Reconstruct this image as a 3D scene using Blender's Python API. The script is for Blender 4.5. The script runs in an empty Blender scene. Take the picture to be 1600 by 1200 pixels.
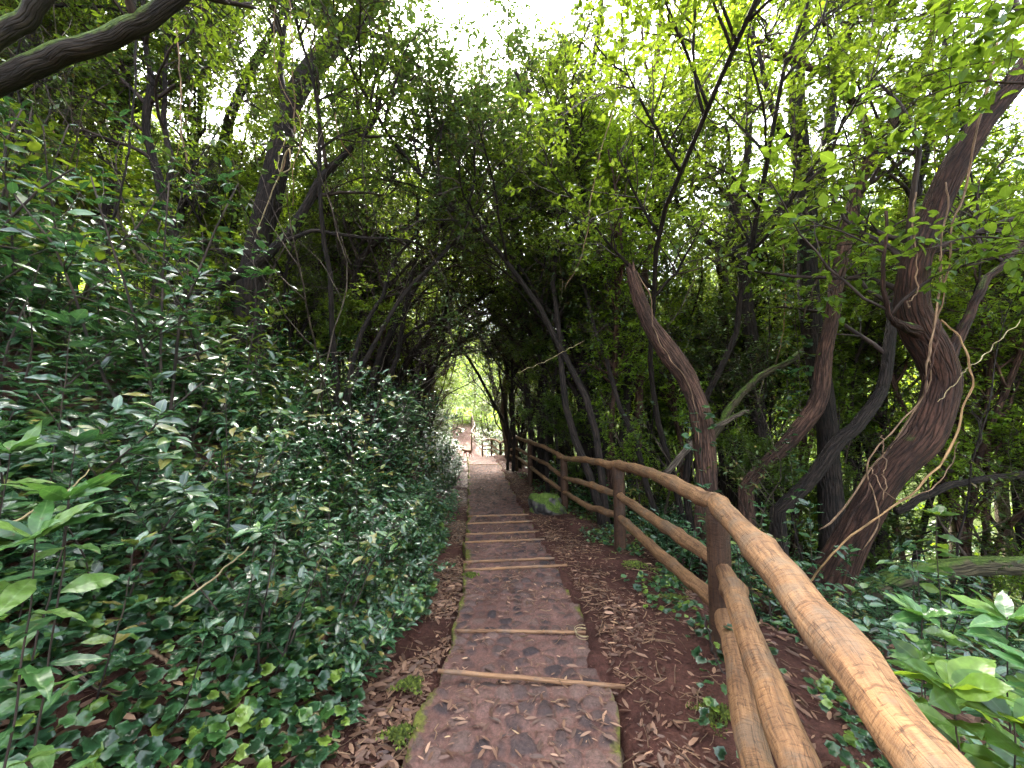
import bpy, math, random
import numpy as np
from mathutils import Vector
rng = np.random.default_rng(11)
random.seed(5)
C = bpy.context.scene.collection
PI = math.pi
# ------------------------------------------------------------------ camera model
F = 622.0
PITCH = math.atan(40 / F)
CAMZ = 1.6
def ray(px, py):
    a, b = (px - 800) / F, (600 - py) / F
    return np.array([a, math.cos(PITCH) - b * math.sin(PITCH), math.sin(PITCH) + b * math.cos(PITCH)])
def P(px, py, d):
    r = ray(px, py)
    return np.array([0, 0, CAMZ]) + r * (d / r[1])
# ------------------------------------------------------------------ terrain
ip = np.interp
def zc(y): return ip(y, [-20, 2.4, 2.5, 3.05, 3.1, 4.4, 4.45, 4.75, 4.8, 5.6, 5.65, 6.1, 6.15, 6.8, 6.85, 7.4, 7.45, 15, 15.1, 18.3, 22, 26, 31, 38, 48, 60, 90, 140],
                   [0, 0, -.045, -.05, -.095, -.11, -.155, -.16, -.205, -.215, -.26, -.26, -.3, -.3, -.34, -.34, -.38, -.46, -.51, -.55, -1.15, -1.7, -2.0, -1.5, -.7, 1.6, 14, 30])
def xl(y): return ip(y, [-20, 1, 2.46, 3.05, 4.4, 5.6, 7.4, 15, 18, 26, 31, 38, 48, 90], [-.6, -.55, -.46, -.43, -.5, -.65, -.8, -1.62, -2.0, -3.7, -4.8, -5.7, -6.9, -10])
def xr(y): return ip(y, [-20, 1, 2.46, 3.05, 4.4, 5.6, 7.4, 15, 18, 26, 31, 38, 48, 90], [.3, .36, .58, .6, .55, .45, .3, -.42, -.75, -2.0, -3.0, -3.9, -4.9, -8])
def fx(y): return ip(y, [-20, .45, .8, 2.7, 5.2, 8, 11.5, 13.5, 20, 25, 30, 33, 38, 48, 90], [.7, .72, .81, 1.39, 1.38, 1.03, .52, .17, -.58, -1.29, -2.17, -2.9, -3.7, -4.7, -7.6])
def wob(x, y):
    return (np.sin(x * 1.9 + .7) * np.sin(y * 1.6 + 1.1) * .5 + np.sin(x * 4.7 + y * 3.1) * .22 + np.sin(x * 9.3 - y * 7.9 + 2) * .12
            + np.sin(x * 17.1 + y * 13.3) * np.sin(y * 21.7 - x * 5) * .09)
def G(x, y):
    x = np.asarray(x, float); y = np.asarray(y, float)
    zz = ip(y, [-20, 2.4, 7.4, 18.3, 22, 26, 31, 38, 48, 60, 90, 140], [0, 0, -.38, -.55, -1.15, -1.7, -2.0, -1.5, -.7, 1.6, 14, 30])
    u = xl(y) - .3 - x
    v = x - fx(y)
    L = ip(u, [-.3, 0, .3, 1, 2.5, 5, 10, 20, 40, 80], [0, .0, .1, .5, 1.6, 2.9, 4.4, 7, 12, 30])
    R = ip(v, [-.7, -.15, .15, .5, 2, 5, 10, 16, 30, 60, 100], [0, .05, .02, -.08, -.5, -1.35, -2.3, -2.2, 2.5, 16, 36])
    base = zz + L + R
    rough = ip(u, [-.2, .4, 2], [0, .05, .14]) + ip(v, [-.5, 0, 1.5], [0, .05, .16])
    onpath = ((x > xl(y) - .04) & (x < xr(y) + ip(y, [2.35, 2.6], [.04, -.06]) + .03 * np.sin(y * 4.1) * (y > 2.6)) & (y < 18.4))
    side = ip(np.abs(x - xl(y)), [0, .5], [.06, .01]) - ip(np.abs(x - xr(y) + .0), [0, .15, .6], [.06, .055, 0]) * ip(y, [2.3, 2.7], [0, 1]) + ip(np.abs(x - xr(y)), [0, .3], [.05, 0]) * ip(y, [2.3, 2.7], [1, 0])
    base = base + wob(x, y) * (rough + .015) - np.where(y < 19, side, 0)
    return np.where(onpath, zz - .12, base)
def hit(px, py, up=0.0):
    r = ray(px, py); t = .3
    while t < 90:
        p = np.array([0, 0, CAMZ]) + r * t
        if p[2] < float(G(p[0], p[1])) + up: return p
        t += .01 + t * .004
    return p
# ------------------------------------------------------------------ mesh helpers
class MB:
    def __init__(s): s.v = []; s.t = []; s.q = []; s.tm = []; s.qm = []; s.at = []; s.n = 0
    def add(s, v, tris=None, quads=None, mat=0, at=None):
        v = np.asarray(v, np.float32).reshape(-1, 3)
        s.v.append(v)
        s.at.append(np.zeros((len(v), 3), np.float32) if at is None else np.asarray(at, np.float32))
        if tris is not None and len(tris): s.t.append(np.asarray(tris).reshape(-1, 3) + s.n); s.tm.append(np.full(len(s.t[-1]), mat, np.int32))
        if quads is not None and len(quads): s.q.append(np.asarray(quads).reshape(-1, 4) + s.n); s.qm.append(np.full(len(s.q[-1]), mat, np.int32))
        s.n += len(v)
    def mesh(s, name, mats, smooth=True):
        v = np.concatenate(s.v)
        t = np.concatenate(s.t) if s.t else np.zeros((0, 3), int)
        q = np.concatenate(s.q) if s.q else np.zeros((0, 4), int)
        me = bpy.data.meshes.new(name)
        nf = len(t) + len(q)
        me.vertices.add(len(v)); me.vertices.foreach_set('co', v.ravel())
        me.loops.add(len(t) * 3 + len(q) * 4)
        me.loops.foreach_set('vertex_index', np.concatenate([t.ravel(), q.ravel()]).astype(np.int32))
        me.polygons.add(nf)
        me.polygons.foreach_set('loop_start', np.concatenate([np.arange(len(t)) * 3, len(t) * 3 + np.arange(len(q)) * 4]).astype(np.int32))
        me.polygons.foreach_set('material_index', np.concatenate([np.concatenate(s.tm) if s.tm else np.zeros(0, int), np.concatenate(s.qm) if s.qm else np.zeros(0, int)]).astype(np.int32))
        me.polygons.foreach_set('use_smooth', np.full(nf, smooth))
        a = me.attributes.new('va', 'FLOAT_VECTOR', 'POINT'); a.data.foreach_set('vector', np.concatenate(s.at).ravel())
        me.update(calc_edges=True)
        for m in (mats if isinstance(mats, (list, tuple)) else [mats]): me.materials.append(m)
        return me
def link(name, me, parent=None):
    o = bpy.data.objects.new(name, me); C.objects.link(o)
    if parent is not None: o.parent = parent
    return o
def tag(o, label=None, cat=None, group=None, kind=None):
    if label: o['label'] = label
    if cat: o['category'] = cat
    if group: o['group'] = group
    if kind: o['kind'] = kind
    return o
def thing(name, label, cat, loc=(0, 0, 0), group=None):
    o = bpy.data.objects.new(name, None); C.objects.link(o); o.location = loc; o.empty_display_size = .1
    return tag(o, label, cat, group)
def dup(root, loc, rz, s, label=None, group=None, sx=None):
    r = root.copy(); C.objects.link(r); r.location = loc; r.rotation_euler = (0, 0, rz); r.scale = (s if sx is None else sx, s if sx is None else sx, s)
    if label: r['label'] = label
    if group: r['group'] = group
    for ch in root.children:
        c = ch.copy(); C.objects.link(c); c.parent = r
    return r
def nrm(a): return a / (np.linalg.norm(a, axis=-1, keepdims=True) + 1e-9)
def tubes(mb, Pt, Rd, sides=6, mat=0, rough=0.0, cap=True):
    """Pt (M,n,3), Rd (M,n): va = (around metres, along metres, random)"""
    Pt = np.asarray(Pt, float); Rd = np.asarray(Rd, float)
    if Pt.ndim == 2: Pt = Pt[None]; Rd = Rd[None]
    M, n, _ = Pt.shape
    T = np.empty_like(Pt); T[:, 1:-1] = Pt[:, 2:] - Pt[:, :-2]; T[:, 0] = Pt[:, 1] - Pt[:, 0]; T[:, -1] = Pt[:, -1] - Pt[:, -2]
    T = nrm(T)
    mean = nrm(Pt[:, -1] - Pt[:, 0])
    ref = np.where(np.abs(mean[:, :1]) < .6, np.array([[1., 0, 0]]), np.array([[0, 1., 0]]))
    X = nrm(np.cross(T, ref[:, None, :])); Y = np.cross(T, X)
    ang = np.arange(sides) / sides * 2 * PI
    rr = Rd[:, :, None] * np.ones(sides)
    if rough:
        nz = rng.normal(0, 1, (M, n, sides))
        for _ in range(4):
            q = nz.copy(); nz[:, 1:-1] = (q[:, :-2] + q[:, 1:-1] + q[:, 2:]) / 3
        rr = rr * (1 + rough * 2.2 * nz)
    V = Pt[:, :, None, :] + rr[..., None] * (np.cos(ang)[None, None, :, None] * X[:, :, None, :] + np.sin(ang)[None, None, :, None] * Y[:, :, None, :])
    al = np.concatenate([np.zeros((M, 1)), np.cumsum(np.linalg.norm(np.diff(Pt, axis=1), axis=2), 1)], 1)
    at = np.empty((M, n, sides, 3)); Rm = Rd.mean(1)[:, None, None]; at[..., 0] = np.cos(ang) * Rm; at[..., 1] = al[:, :, None]; at[..., 2] = np.sin(ang) * Rm + rng.random((M, 1, 1)) * 20
    i = np.arange(n - 1)[:, None] * sides; k = np.arange(sides)[None]; k2 = (k + 1) % sides
    q = np.stack([i + k, i + k2, i + sides + k2, i + sides + k], -1).reshape(-1, 4)
    Q = (q[None] + (np.arange(M) * n * sides)[:, None, None]).reshape(-1, 4)
    tr = []
    if cap:
        e = [(0, j + 1, j) for j in range(1, sides - 1)] + [((n - 1) * sides, (n - 1) * sides + j, (n - 1) * sides + j + 1) for j in range(1, sides - 1)]
        tr = (np.array(e)[None] + (np.arange(M) * n * sides)[:, None, None]).reshape(-1, 3)
    mb.add(V.reshape(-1, 3), tr, Q, mat, at.reshape(-1, 3))
def resample(pts, rad, n, wig=0.0):
    """smooth Catmull-Rom resample of a polyline"""
    pts = np.asarray(pts, float); rad = np.asarray(rad, float)
    q = np.vstack([2 * pts[0] - pts[1], pts, 2 * pts[-1] - pts[-2]])
    s = np.linspace(0, len(pts) - 1 - 1e-6, n); i = s.astype(int); t = (s - i)[:, None]
    p0, p1, p2, p3 = q[i], q[i + 1], q[i + 2], q[i + 3]
    out = .5 * (2 * p1 + (p2 - p0) * t + (2 * p0 - 5 * p1 + 4 * p2 - p3) * t ** 2 + (3 * p1 - p0 - 3 * p2 + p3) * t ** 3)
    r = np.interp(s, np.arange(len(rad)), rad)
    if wig:
        w = rng.normal(0, wig, (n, 3)); w[1:-1] = (w[:-2] + w[1:-1] * 2 + w[2:]) / 4; w[0] = 0
        out = out + w
    return out, r
def sprout(Pt, Rd, n, t0, t1, L, spread, up, wander, npts, rs, rend=.35, lift=0.0):
    Pt = np.asarray(Pt, float); Rd = np.asarray(Rd, float)
    M, k, _ = Pt.shape
    ln = np.linalg.norm(Pt[:, -1] - Pt[:, 0], axis=1) + .01
    idx = rng.choice(M, n, p=ln / ln.sum()); t = rng.uniform(t0, t1, n) * (k - 1) * .999
    i = t.astype(int); f = (t - i)[:, None]
    S = Pt[idx, i] * (1 - f) + Pt[idx, i + 1] * f
    rad = Rd[idx, i] * (1 - f[:, 0]) + Rd[idx, i + 1] * f[:, 0]
    T = nrm(Pt[idx, i + 1] - Pt[idx, i])
    A = rng.normal(0, 1, (n, 3)); A = nrm(A - (A * T).sum(1, keepdims=True) * T)
    D = nrm(T * (1 - spread) + A * spread + np.array([0, 0, up]))
    ll = rng.uniform(L[0], L[1], n)[:, None] / (npts - 1)
    out = np.empty((n, npts, 3)); out[:, 0] = S
    for j in range(1, npts):
        out[:, j] = out[:, j - 1] + D * ll
        D = nrm(D + rng.normal(0, wander, (n, 3)) + np.array([0, 0, lift]))
    r0 = np.minimum(rad * .7, rs)
    R = r0[:, None] * np.linspace(1, rend, npts)[None]
    return out, R
# leaf templates: (across, along, height) ; third attr slot = edge distance
LAUREL = (np.array([[0, 0, 0], [0, .35, -.02], [0, .7, -.06], [0, 1, -.16], [-.19, .3, .04], [-.165, .68, 0.01], [.19, .3, .04], [.165, .68, 0.01]]),
          [(0, 1, 4), (4, 1, 5), (5, 1, 2), (5, 2, 3), (0, 6, 1), (6, 7, 1), (7, 2, 1), (7, 3, 2)], [0, 0, 0, 0, 1, 1, 1, 1])
BROAD = (np.array([[0, 0, 0], [0, .25, -.01], [0, .5, -.03], [0, .78, -.08], [0, 1, -.15], [-.2, .2, .05], [-.28, .48, .05], [-.17, .8, 0], [.2, .2, .05], [.28, .48, .05], [.17, .8, 0]]),
         [(0, 1, 5), (5, 1, 6), (6, 1, 2), (6, 2, 7), (7, 2, 3), (7, 3, 4), (0, 8, 1), (8, 9, 1), (9, 2, 1), (9, 10, 2), (10, 3, 2), (10, 4, 3)], [0] * 5 + [1] * 6)
DIAM = (np.array([[0, 0, 0], [-.23, .48, .06], [.23, .48, .06], [0, 1, -.05]]), [(0, 3, 1), (0, 2, 3)], [0, 1, 1, 0])
def _ivy():
    a = np.radians([270, 235, 205, 180, 160, 128, 108, 90, 72, 52, 20, 0, -25, -55]); r = [.14, .42, .41, .5, .41, .49, .46, .64, .46, .49, .41, .5, .41, .42]
    v = [[0, 0.1, 0]] + [[math.cos(x) * q * 1.0, math.sin(x) * q + .35, .05 * math.cos(3 * x)] for x, q in zip(a, r)]
    n = len(a)
    return np.array(v), [(0, 1 + (i + 1) % n, 1 + i) for i in range(n)], [0] + [1] * n
IVY = _ivy()
DEAD = (np.array([[0, 0, 0], [0, .5, .03], [0, 1, 0], [-.12, .3, .05], [-.11, .7, .07], [.12, .3, .0], [.11, .7, .02]]),
        [(0, 1, 3), (3, 1, 4), (4, 1, 2), (0, 5, 1), (5, 6, 1), (6, 2, 1)], [0, 0, 0, 1, 1, 1, 1])
def _hires(W, pk, n=9):
    v, e, f = [], [], []
    for k in range(n + 1):
        t = k / n; u = max(0., (t - .06) / .94); w = W * (math.sin(PI * u ** pk) ** .85 if 0 < u < 1 else .006); z = -.2 * t * t + .02 * math.sin(k * 1.9)
        v += [[-w, t - .02, z + w * .22 + .012 * math.sin(k * 2.3)], [-w * .5, t, z + w * .14], [0, t, z], [w * .5, t, z + w * .14], [w, t - .02, z + w * .22 + .012 * math.sin(k * 2.9 + 1)]]; e += [1, .5, 0, .5, 1]
    for k in range(n):
        for j in range(4):
            a = k * 5 + j; f += [(a, a + 1, a + 6), (a, a + 6, a + 5)]
    return np.array(v), f, e
HILAU = _hires(.17, .85); HIOVAL = _hires(.25, .95)
def leaves(mb, pos, dr, nm, size, tpl=DIAM, mat=0, width=1.0, var=None):
    n = len(pos)
    if n == 0: return
    V, T, E = tpl; V = np.asarray(V, float); k = len(V)
    d = nrm(dr); z = nrm(nm - (nm * d).sum(1, keepdims=True) * d); x = np.cross(d, z)
    s = (size * np.ones(n))[:, None, None]
    w = rng.uniform(.85, 1.15, n)[:, None, None] * width
    v = pos[:, None] + s * (V[None, :, 0:1] * w * x[:, None] + V[None, :, 1:2] * d[:, None] + V[None, :, 2:3] * rng.uniform(.5, 1.6, (n, 1, 1)) * z[:, None])
    at = np.empty((n, k, 3)); at[..., 0] = (rng.random(n) if var is None else var)[:, None]; at[..., 1] = V[None, :, 1]; at[..., 2] = np.array(E)[None]
    tr = (np.array(T)[None] + (np.arange(n) * k)[:, None, None]).reshape(-1, 3)
    mb.add(v.reshape(-1, 3), tr, None, mat, at.reshape(-1, 3))
def twig_leaves(mb, Pt, per, size, tpl=DIAM, mat=0, upb=.9, out=.8, t0=.15, width=1.0, droop=0.0, var=None):
    M, k, _ = Pt.shape
    n = M * per
    idx = np.repeat(np.arange(M), per); t = rng.uniform(t0, 1, n) * (k - 1) * .999; i = t.astype(int); f = (t - i)[:, None]
    S = Pt[idx, i] * (1 - f) + Pt[idx, i + 1] * f
    T = nrm(Pt[idx, i + 1] - Pt[idx, i])
    A = rng.normal(0, 1, (n, 3)); A[:, 2] *= .5; A = nrm(A)
    D = nrm(T * (1 - out) + A * out + np.array([0, 0, -droop]))
    N = nrm(rng.normal(0, 1, (n, 3)) * (1 - upb * .6) + np.array([0, 0, upb * 1.6]))
    sz = rng.uniform(size[0], size[1], n)
    leaves(mb, S, D, N, sz, tpl, mat, width, var)
# ------------------------------------------------------------------ materials
def newmat(name):
    m = bpy.data.materials.new(name); m.use_nodes = True; nt = m.node_tree; nt.nodes.clear()
    o = nt.nodes.new('ShaderNodeOutputMaterial')
    return m, nt, o
def N(nt, t, **kw):
    n = nt.nodes.new(t)
    for k, v in kw.items():
        if k in n.inputs.keys(): n.inputs[k].default_value = v
        else: setattr(n, k, v)
    return n
def ramp(nt, fac, stops):
    r = nt.nodes.new('ShaderNodeValToRGB'); e = r.color_ramp.elements
    while len(e) < len(stops): e.new(.5)
    for x, (p, c) in zip(e, stops): x.position = p; x.color = (*c, 1)
    nt.links.new(fac, r.inputs[0]); return r.outputs[0]
def attr(nt):
    a = N(nt, 'ShaderNodeAttribute', attribute_name='va'); s = N(nt, 'ShaderNodeSeparateXYZ'); nt.links.new(a.outputs['Vector'], s.inputs[0])
    return a.outputs['Vector'], s.outputs
def mix(nt, f, a, b, mode='MIX'):
    m = N(nt, 'ShaderNodeMix', data_type='RGBA', blend_type=mode)
    for inp, val in ((m.inputs[0], f), (m.inputs[6], a), (m.inputs[7], b)):
        if hasattr(val, 'links') or hasattr(val, 'is_linked'): nt.links.new(val, inp)
        elif isinstance(val, (int, float)): inp.default_value = val
        else: inp.default_value = (*val, 1)
    return m.outputs[2]
def leafmat(name, stops, tcol, tw=.35, rough=.35, spec=.5, vein=.0):
    m, nt, o = newmat(name); L = nt.links
    vec, s = attr(nt)
    oi = N(nt, 'ShaderNodeObjectInfo')
    ad = N(nt, 'ShaderNodeMath', operation='MULTIPLY_ADD'); L.new(oi.outputs['Random'], ad.inputs[0]); ad.inputs[1].default_value = .3; L.new(s[0], ad.inputs[2])
    sb = N(nt, 'ShaderNodeMath', operation='SUBTRACT', use_clamp=True); L.new(ad.outputs[0], sb.inputs[0]); sb.inputs[1].default_value = .15
    col = ramp(nt, sb.outputs[0], stops)
    if vein:
        vr = N(nt, 'ShaderNodeMapRange'); L.new(s[2], vr.inputs[0]); vr.inputs[1].default_value = .0; vr.inputs[2].default_value = .12; vr.inputs[3].default_value = vein; vr.inputs[4].default_value = 0
        col = mix(nt, vr.outputs[0], col, (.22, .34, .12))
        g = N(nt, 'ShaderNodeNewGeometry'); 
        ns = N(nt, 'ShaderNodeTexNoise', Scale=90.0, Detail=2.0); L.new(g.outputs['Position'], ns.inputs['Vector'])
        cr = ramp(nt, ns.outputs[0], [(.35, (.75, .75, .75)), (.7, (1.15, 1.15, 1.15))])
        col = mix(nt, 1.0, col, cr, 'MULTIPLY')
        nsp = N(nt, 'ShaderNodeTexNoise', Scale=34.0, Detail=3.0, Roughness=.6); L.new(g.outputs['Position'], nsp.inputs['Vector'])
        col = mix(nt, ramp(nt, nsp.outputs[0], [(.66, (0, 0, 0)), (.7, (.75, .75, .75))]), col, (.09, .055, .02))
    b = N(nt, 'ShaderNodeBsdfPrincipled', Roughness=rough); b.inputs['Specular IOR Level'].default_value = spec
    L.new(col, b.inputs['Base Color'])
    if vein:
        # side veins: ridges running out from the midrib
        w = N(nt, 'ShaderNodeMath', operation='MULTIPLY_ADD'); L.new(s[1], w.inputs[0]); w.inputs[1].default_value = 75; 
        w2 = N(nt, 'ShaderNodeMath', operation='MULTIPLY'); L.new(s[2], w2.inputs[0]); w2.inputs[1].default_value = -9; L.new(w2.outputs[0], w.inputs[2])
        sn = N(nt, 'ShaderNodeMath', operation='SINE'); L.new(w.outputs[0], sn.inputs[0])
        bp = N(nt, 'ShaderNodeBump', Strength=.12, Distance=.001); L.new(sn.outputs[0], bp.inputs['Height']); L.new(bp.outputs[0], b.inputs['Normal'])
    t = N(nt, 'ShaderNodeBsdfTranslucent'); L.new(mix(nt, .7, col, tcol), t.inputs[0])
    mx = N(nt, 'ShaderNodeMixShader'); mx.inputs[0].default_value = tw; L.new(b.outputs[0], mx.inputs[1]); L.new(t.outputs[0], mx.inputs[2])
    L.new(mx.outputs[0], o.inputs[0]); return m
def barkmat(name, c1, c2, moss=0.0, sc=9.0, bump=1.0, rough=.85, lines=6.0):
    m, nt, o = newmat(name); L = nt.links
    vec, s = attr(nt)
    mp = N(nt, 'ShaderNodeMapping'); L.new(vec, mp.inputs[0]); mp.inputs['Scale'].default_value = (lines, 1, lines)
    n1 = N(nt, 'ShaderNodeTexNoise', Scale=sc, Detail=6.0, Roughness=.65); L.new(mp.outputs[0], n1.inputs['Vector'])
    n2 = N(nt, 'ShaderNodeTexNoise', Scale=3.0, Detail=3.0); L.new(vec, n2.inputs['Vector'])
    mp2 = N(nt, 'ShaderNodeMapping'); L.new(vec, mp2.inputs[0]); mp2.inputs['Scale'].default_value = (lines * .8, .4, lines * .8)
    vo = N(nt, 'ShaderNodeTexVoronoi', Scale=sc * .9, feature='DISTANCE_TO_EDGE'); L.new(mp2.outputs[0], vo.inputs['Vector'])
    vm = N(nt, 'ShaderNodeMapRange'); L.new(vo.outputs[0], vm.inputs[0]); vm.inputs[2].default_value = .16
    col = ramp(nt, n1.outputs[0], [(.3, c1), (.7, c2)])
    col = mix(nt, 1.0, col, ramp(nt, vm.outputs[0], [(0, (.5, .5, .5)), (1, (1.05, 1.05, 1.05))]), 'MULTIPLY')
    col = mix(nt, 1.0, col, ramp(nt, n2.outputs[0], [(.3, (.65, .65, .65)), (.7, (1.3, 1.25, 1.2))]), 'MULTIPLY')
    if moss:
        g = N(nt, 'ShaderNodeNewGeometry'); sp = N(nt, 'ShaderNodeSeparateXYZ'); L.new(g.outputs['Normal'], sp.inputs[0])
        n3 = N(nt, 'ShaderNodeTexNoise', Scale=5.0, Detail=5.0); L.new(g.outputs['Position'], n3.inputs['Vector'])
        a = N(nt, 'ShaderNodeMath', operation='MULTIPLY_ADD'); L.new(n3.outputs[0], a.inputs[0]); a.inputs[1].default_value = 2.2; L.new(sp.outputs[2], a.inputs[2])
        r = N(nt, 'ShaderNodeMapRange'); L.new(a.outputs[0], r.inputs[0]); r.inputs[1].default_value = 1.9 - moss; r.inputs[2].default_value = 2.25 - moss
        n4 = N(nt, 'ShaderNodeTexNoise', Scale=45.0, Detail=3.0); L.new(g.outputs['Position'], n4.inputs['Vector'])
        mc = ramp(nt, n4.outputs[0], [(.3, (.03, .06, .01)), (.7, (.12, .17, .025))])
        col = mix(nt, r.outputs[0], col, mc)
    b = N(nt, 'ShaderNodeBsdfPrincipled', Roughness=rough); b.inputs['Specular IOR Level'].default_value = .3
    L.new(col, b.inputs['Base Color'])
    hh = N(nt, 'ShaderNodeMath', operation='MULTIPLY_ADD'); L.new(vm.outputs[0], hh.inputs[0]); hh.inputs[1].default_value = .5; L.new(n1.outputs[0], hh.inputs[2])
    bp = N(nt, 'ShaderNodeBump', Strength=bump, Distance=.035); L.new(hh.outputs[0], bp.inputs['Height']); L.new(bp.outputs[0], b.inputs['Normal'])
    L.new(b.outputs[0], o.inputs[0]); return m
M = {}
M['bark_dark'] = barkmat('bark_dark', (.006, .005, .004), (.042, .028, .021), sc=7)
M['bark_red'] = barkmat('bark_red', (.016, .009, .006), (.15, .08, .055), sc=7)
M['bark_gnarl'] = barkmat('bark_gnarl', (.01, .005, .003), (.095, .044, .028), moss=.05, sc=7)
M['bark_grey'] = barkmat('bark_grey', (.05, .038, .028), (.22, .17, .13), moss=.1, sc=7)
M['bark_moss'] = barkmat('bark_moss', (.012, .01, .008), (.045, .035, .025), moss=.95, sc=8, bump=.6)
M['bark_log'] = barkmat('bark_log', (.03, .024, .014), (.13, .11, .06), moss=.5, sc=5)
M['vine'] = barkmat('vine', (.1, .06, .035), (.34, .22, .13), sc=8, bump=.3)
M['vine_orange'] = barkmat('vine_orange', (.2, .11, .045), (.42, .27, .13), sc=8, bump=.3)
M['stick'] = barkmat('stick', (.3, .22, .1), (.5, .42, .25), sc=8, bump=.2)
M['twig'] = barkmat('twig', (.02, .014, .012), (.085, .06, .05), sc=6, bump=.2)
M['twig_p'] = barkmat('twig_purple', (.035, .024, .028), (.12, .09, .095), sc=6, bump=.2)
M['laurel'] = leafmat('laurel_leaf', [(.0, (.012, .035, .016)), (.45, (.03, .085, .038)), (.8, (.07, .155, .075)), (.93, (.13, .24, .06)), (1, (.24, .2, .05))], (.12, .32, .05), .18, .27, 1.0, vein=.5)
M['laurel_light'] = leafmat('laurel_light', [(.0, (.03, .085, .028)), (.6, (.06, .15, .036)), (1, (.13, .22, .045))], (.15, .34, .04), .25, .33, .5, vein=.7)
M['ivy'] = leafmat('ivy_leaf', [(.0, (.012, .036, .016)), (.6, (.026, .078, .03)), (.9, (.055, .14, .03)), (1, (.16, .25, .035))], (.12, .3, .04), .2, .32, .7, vein=.5)
M['tree_dark'] = leafmat('tree_leaf_dark', [(.0, (.016, .035, .014)), (.6, (.04, .075, .02)), (.93, (.08, .12, .025)), (1, (.16, .1, .03))], (.12, .2, .02), .3, .38, .5)
M['tree_mid'] = leafmat('tree_leaf_mid', [(.0, (.018, .042, .01)), (.5, (.045, .095, .014)), (.85, (.09, .15, .018)), (1, (.17, .2, .03))], (.3, .42, .02), .36, .42, .45)
M['tree_lime'] = leafmat('tree_leaf_lime', [(.0, (.035, .085, .01)), (.6, (.1, .2, .016)), (1, (.22, .31, .025))], (.48, .66, .03), .42, .42, .4)
M['big_lime'] = leafmat('broad_leaf_lime', [(.0, (.02, .06, .012)), (.6, (.048, .115, .018)), (1, (.11, .19, .026))], (.34, .5, .03), .38, .4, .4, vein=.4)
def deadmat():
    m, nt, o = newmat('dead_leaf'); L = nt.links; vec, s = attr(nt)
    col = ramp(nt, s[0], [(0, (.04, .02, .013)), (.35, (.105, .05, .03)), (.65, (.2, .105, .06)), (.88, (.36, .21, .125)), (1, (.46, .34, .16))])
    b = N(nt, 'ShaderNodeBsdfPrincipled', Roughness=.55); L.new(col, b.inputs['Base Color']); L.new(b.outputs[0], o.inputs[0]); return m
M['dead'] = deadmat()
def groundmat():
    m, nt, o = newmat('forest_soil'); L = nt.links
    g = N(nt, 'ShaderNodeNewGeometry')
    n1 = N(nt, 'ShaderNodeTexNoise', Scale=2.2, Detail=8.0, Roughness=.65); L.new(g.outputs['Position'], n1.inputs['Vector'])
    n2 = N(nt, 'ShaderNodeTexNoise', Scale=38.0, Detail=5.0, Roughness=.7); L.new(g.outputs['Position'], n2.inputs['Vector'])
    n3 = N(nt, 'ShaderNodeTexVoronoi', Scale=26.0); L.new(g.outputs['Position'], n3.inputs['Vector'])
    a = ramp(nt, n1.outputs[0], [(.3, (.03, .013, .01)), (.5, (.06, .026, .02)), (.72, (.1, .048, .036))])
    b_ = ramp(nt, n2.outputs[0], [(.3, (.55, .55, .55)), (.62, (1.25, 1.2, 1.15)), (.75, (1.9, 1.7, 1.6))])
    col = mix(nt, 1.0, a, b_, 'MULTIPLY')
    vec, s = attr(nt)
    # far floor of the valley and the opposite slope carry green undergrowth
    col = mix(nt, s[0], col, ramp(nt, n2.outputs[0], [(.35, (.02, .035, .01)), (.65, (.07, .11, .02))]))
    b = N(nt, 'ShaderNodeBsdfPrincipled', Roughness=.9); b.inputs['Specular IOR Level'].default_value = .15; L.new(col, b.inputs['Base Color'])
    h = N(nt, 'ShaderNodeMath', operation='MULTIPLY_ADD'); L.new(n3.outputs[0], h.inputs[0]); h.inputs[1].default_value = .35; L.new(n2.outputs[0], h.inputs[2])
    bp = N(nt, 'ShaderNodeBump', Strength=.8, Distance=.02); L.new(h.outputs[0], bp.inputs['Height']); L.new(bp.outputs[0], b.inputs['Normal'])
    L.new(b.outputs[0], o.inputs[0]); return m
M['soil'] = groundmat()
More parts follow.
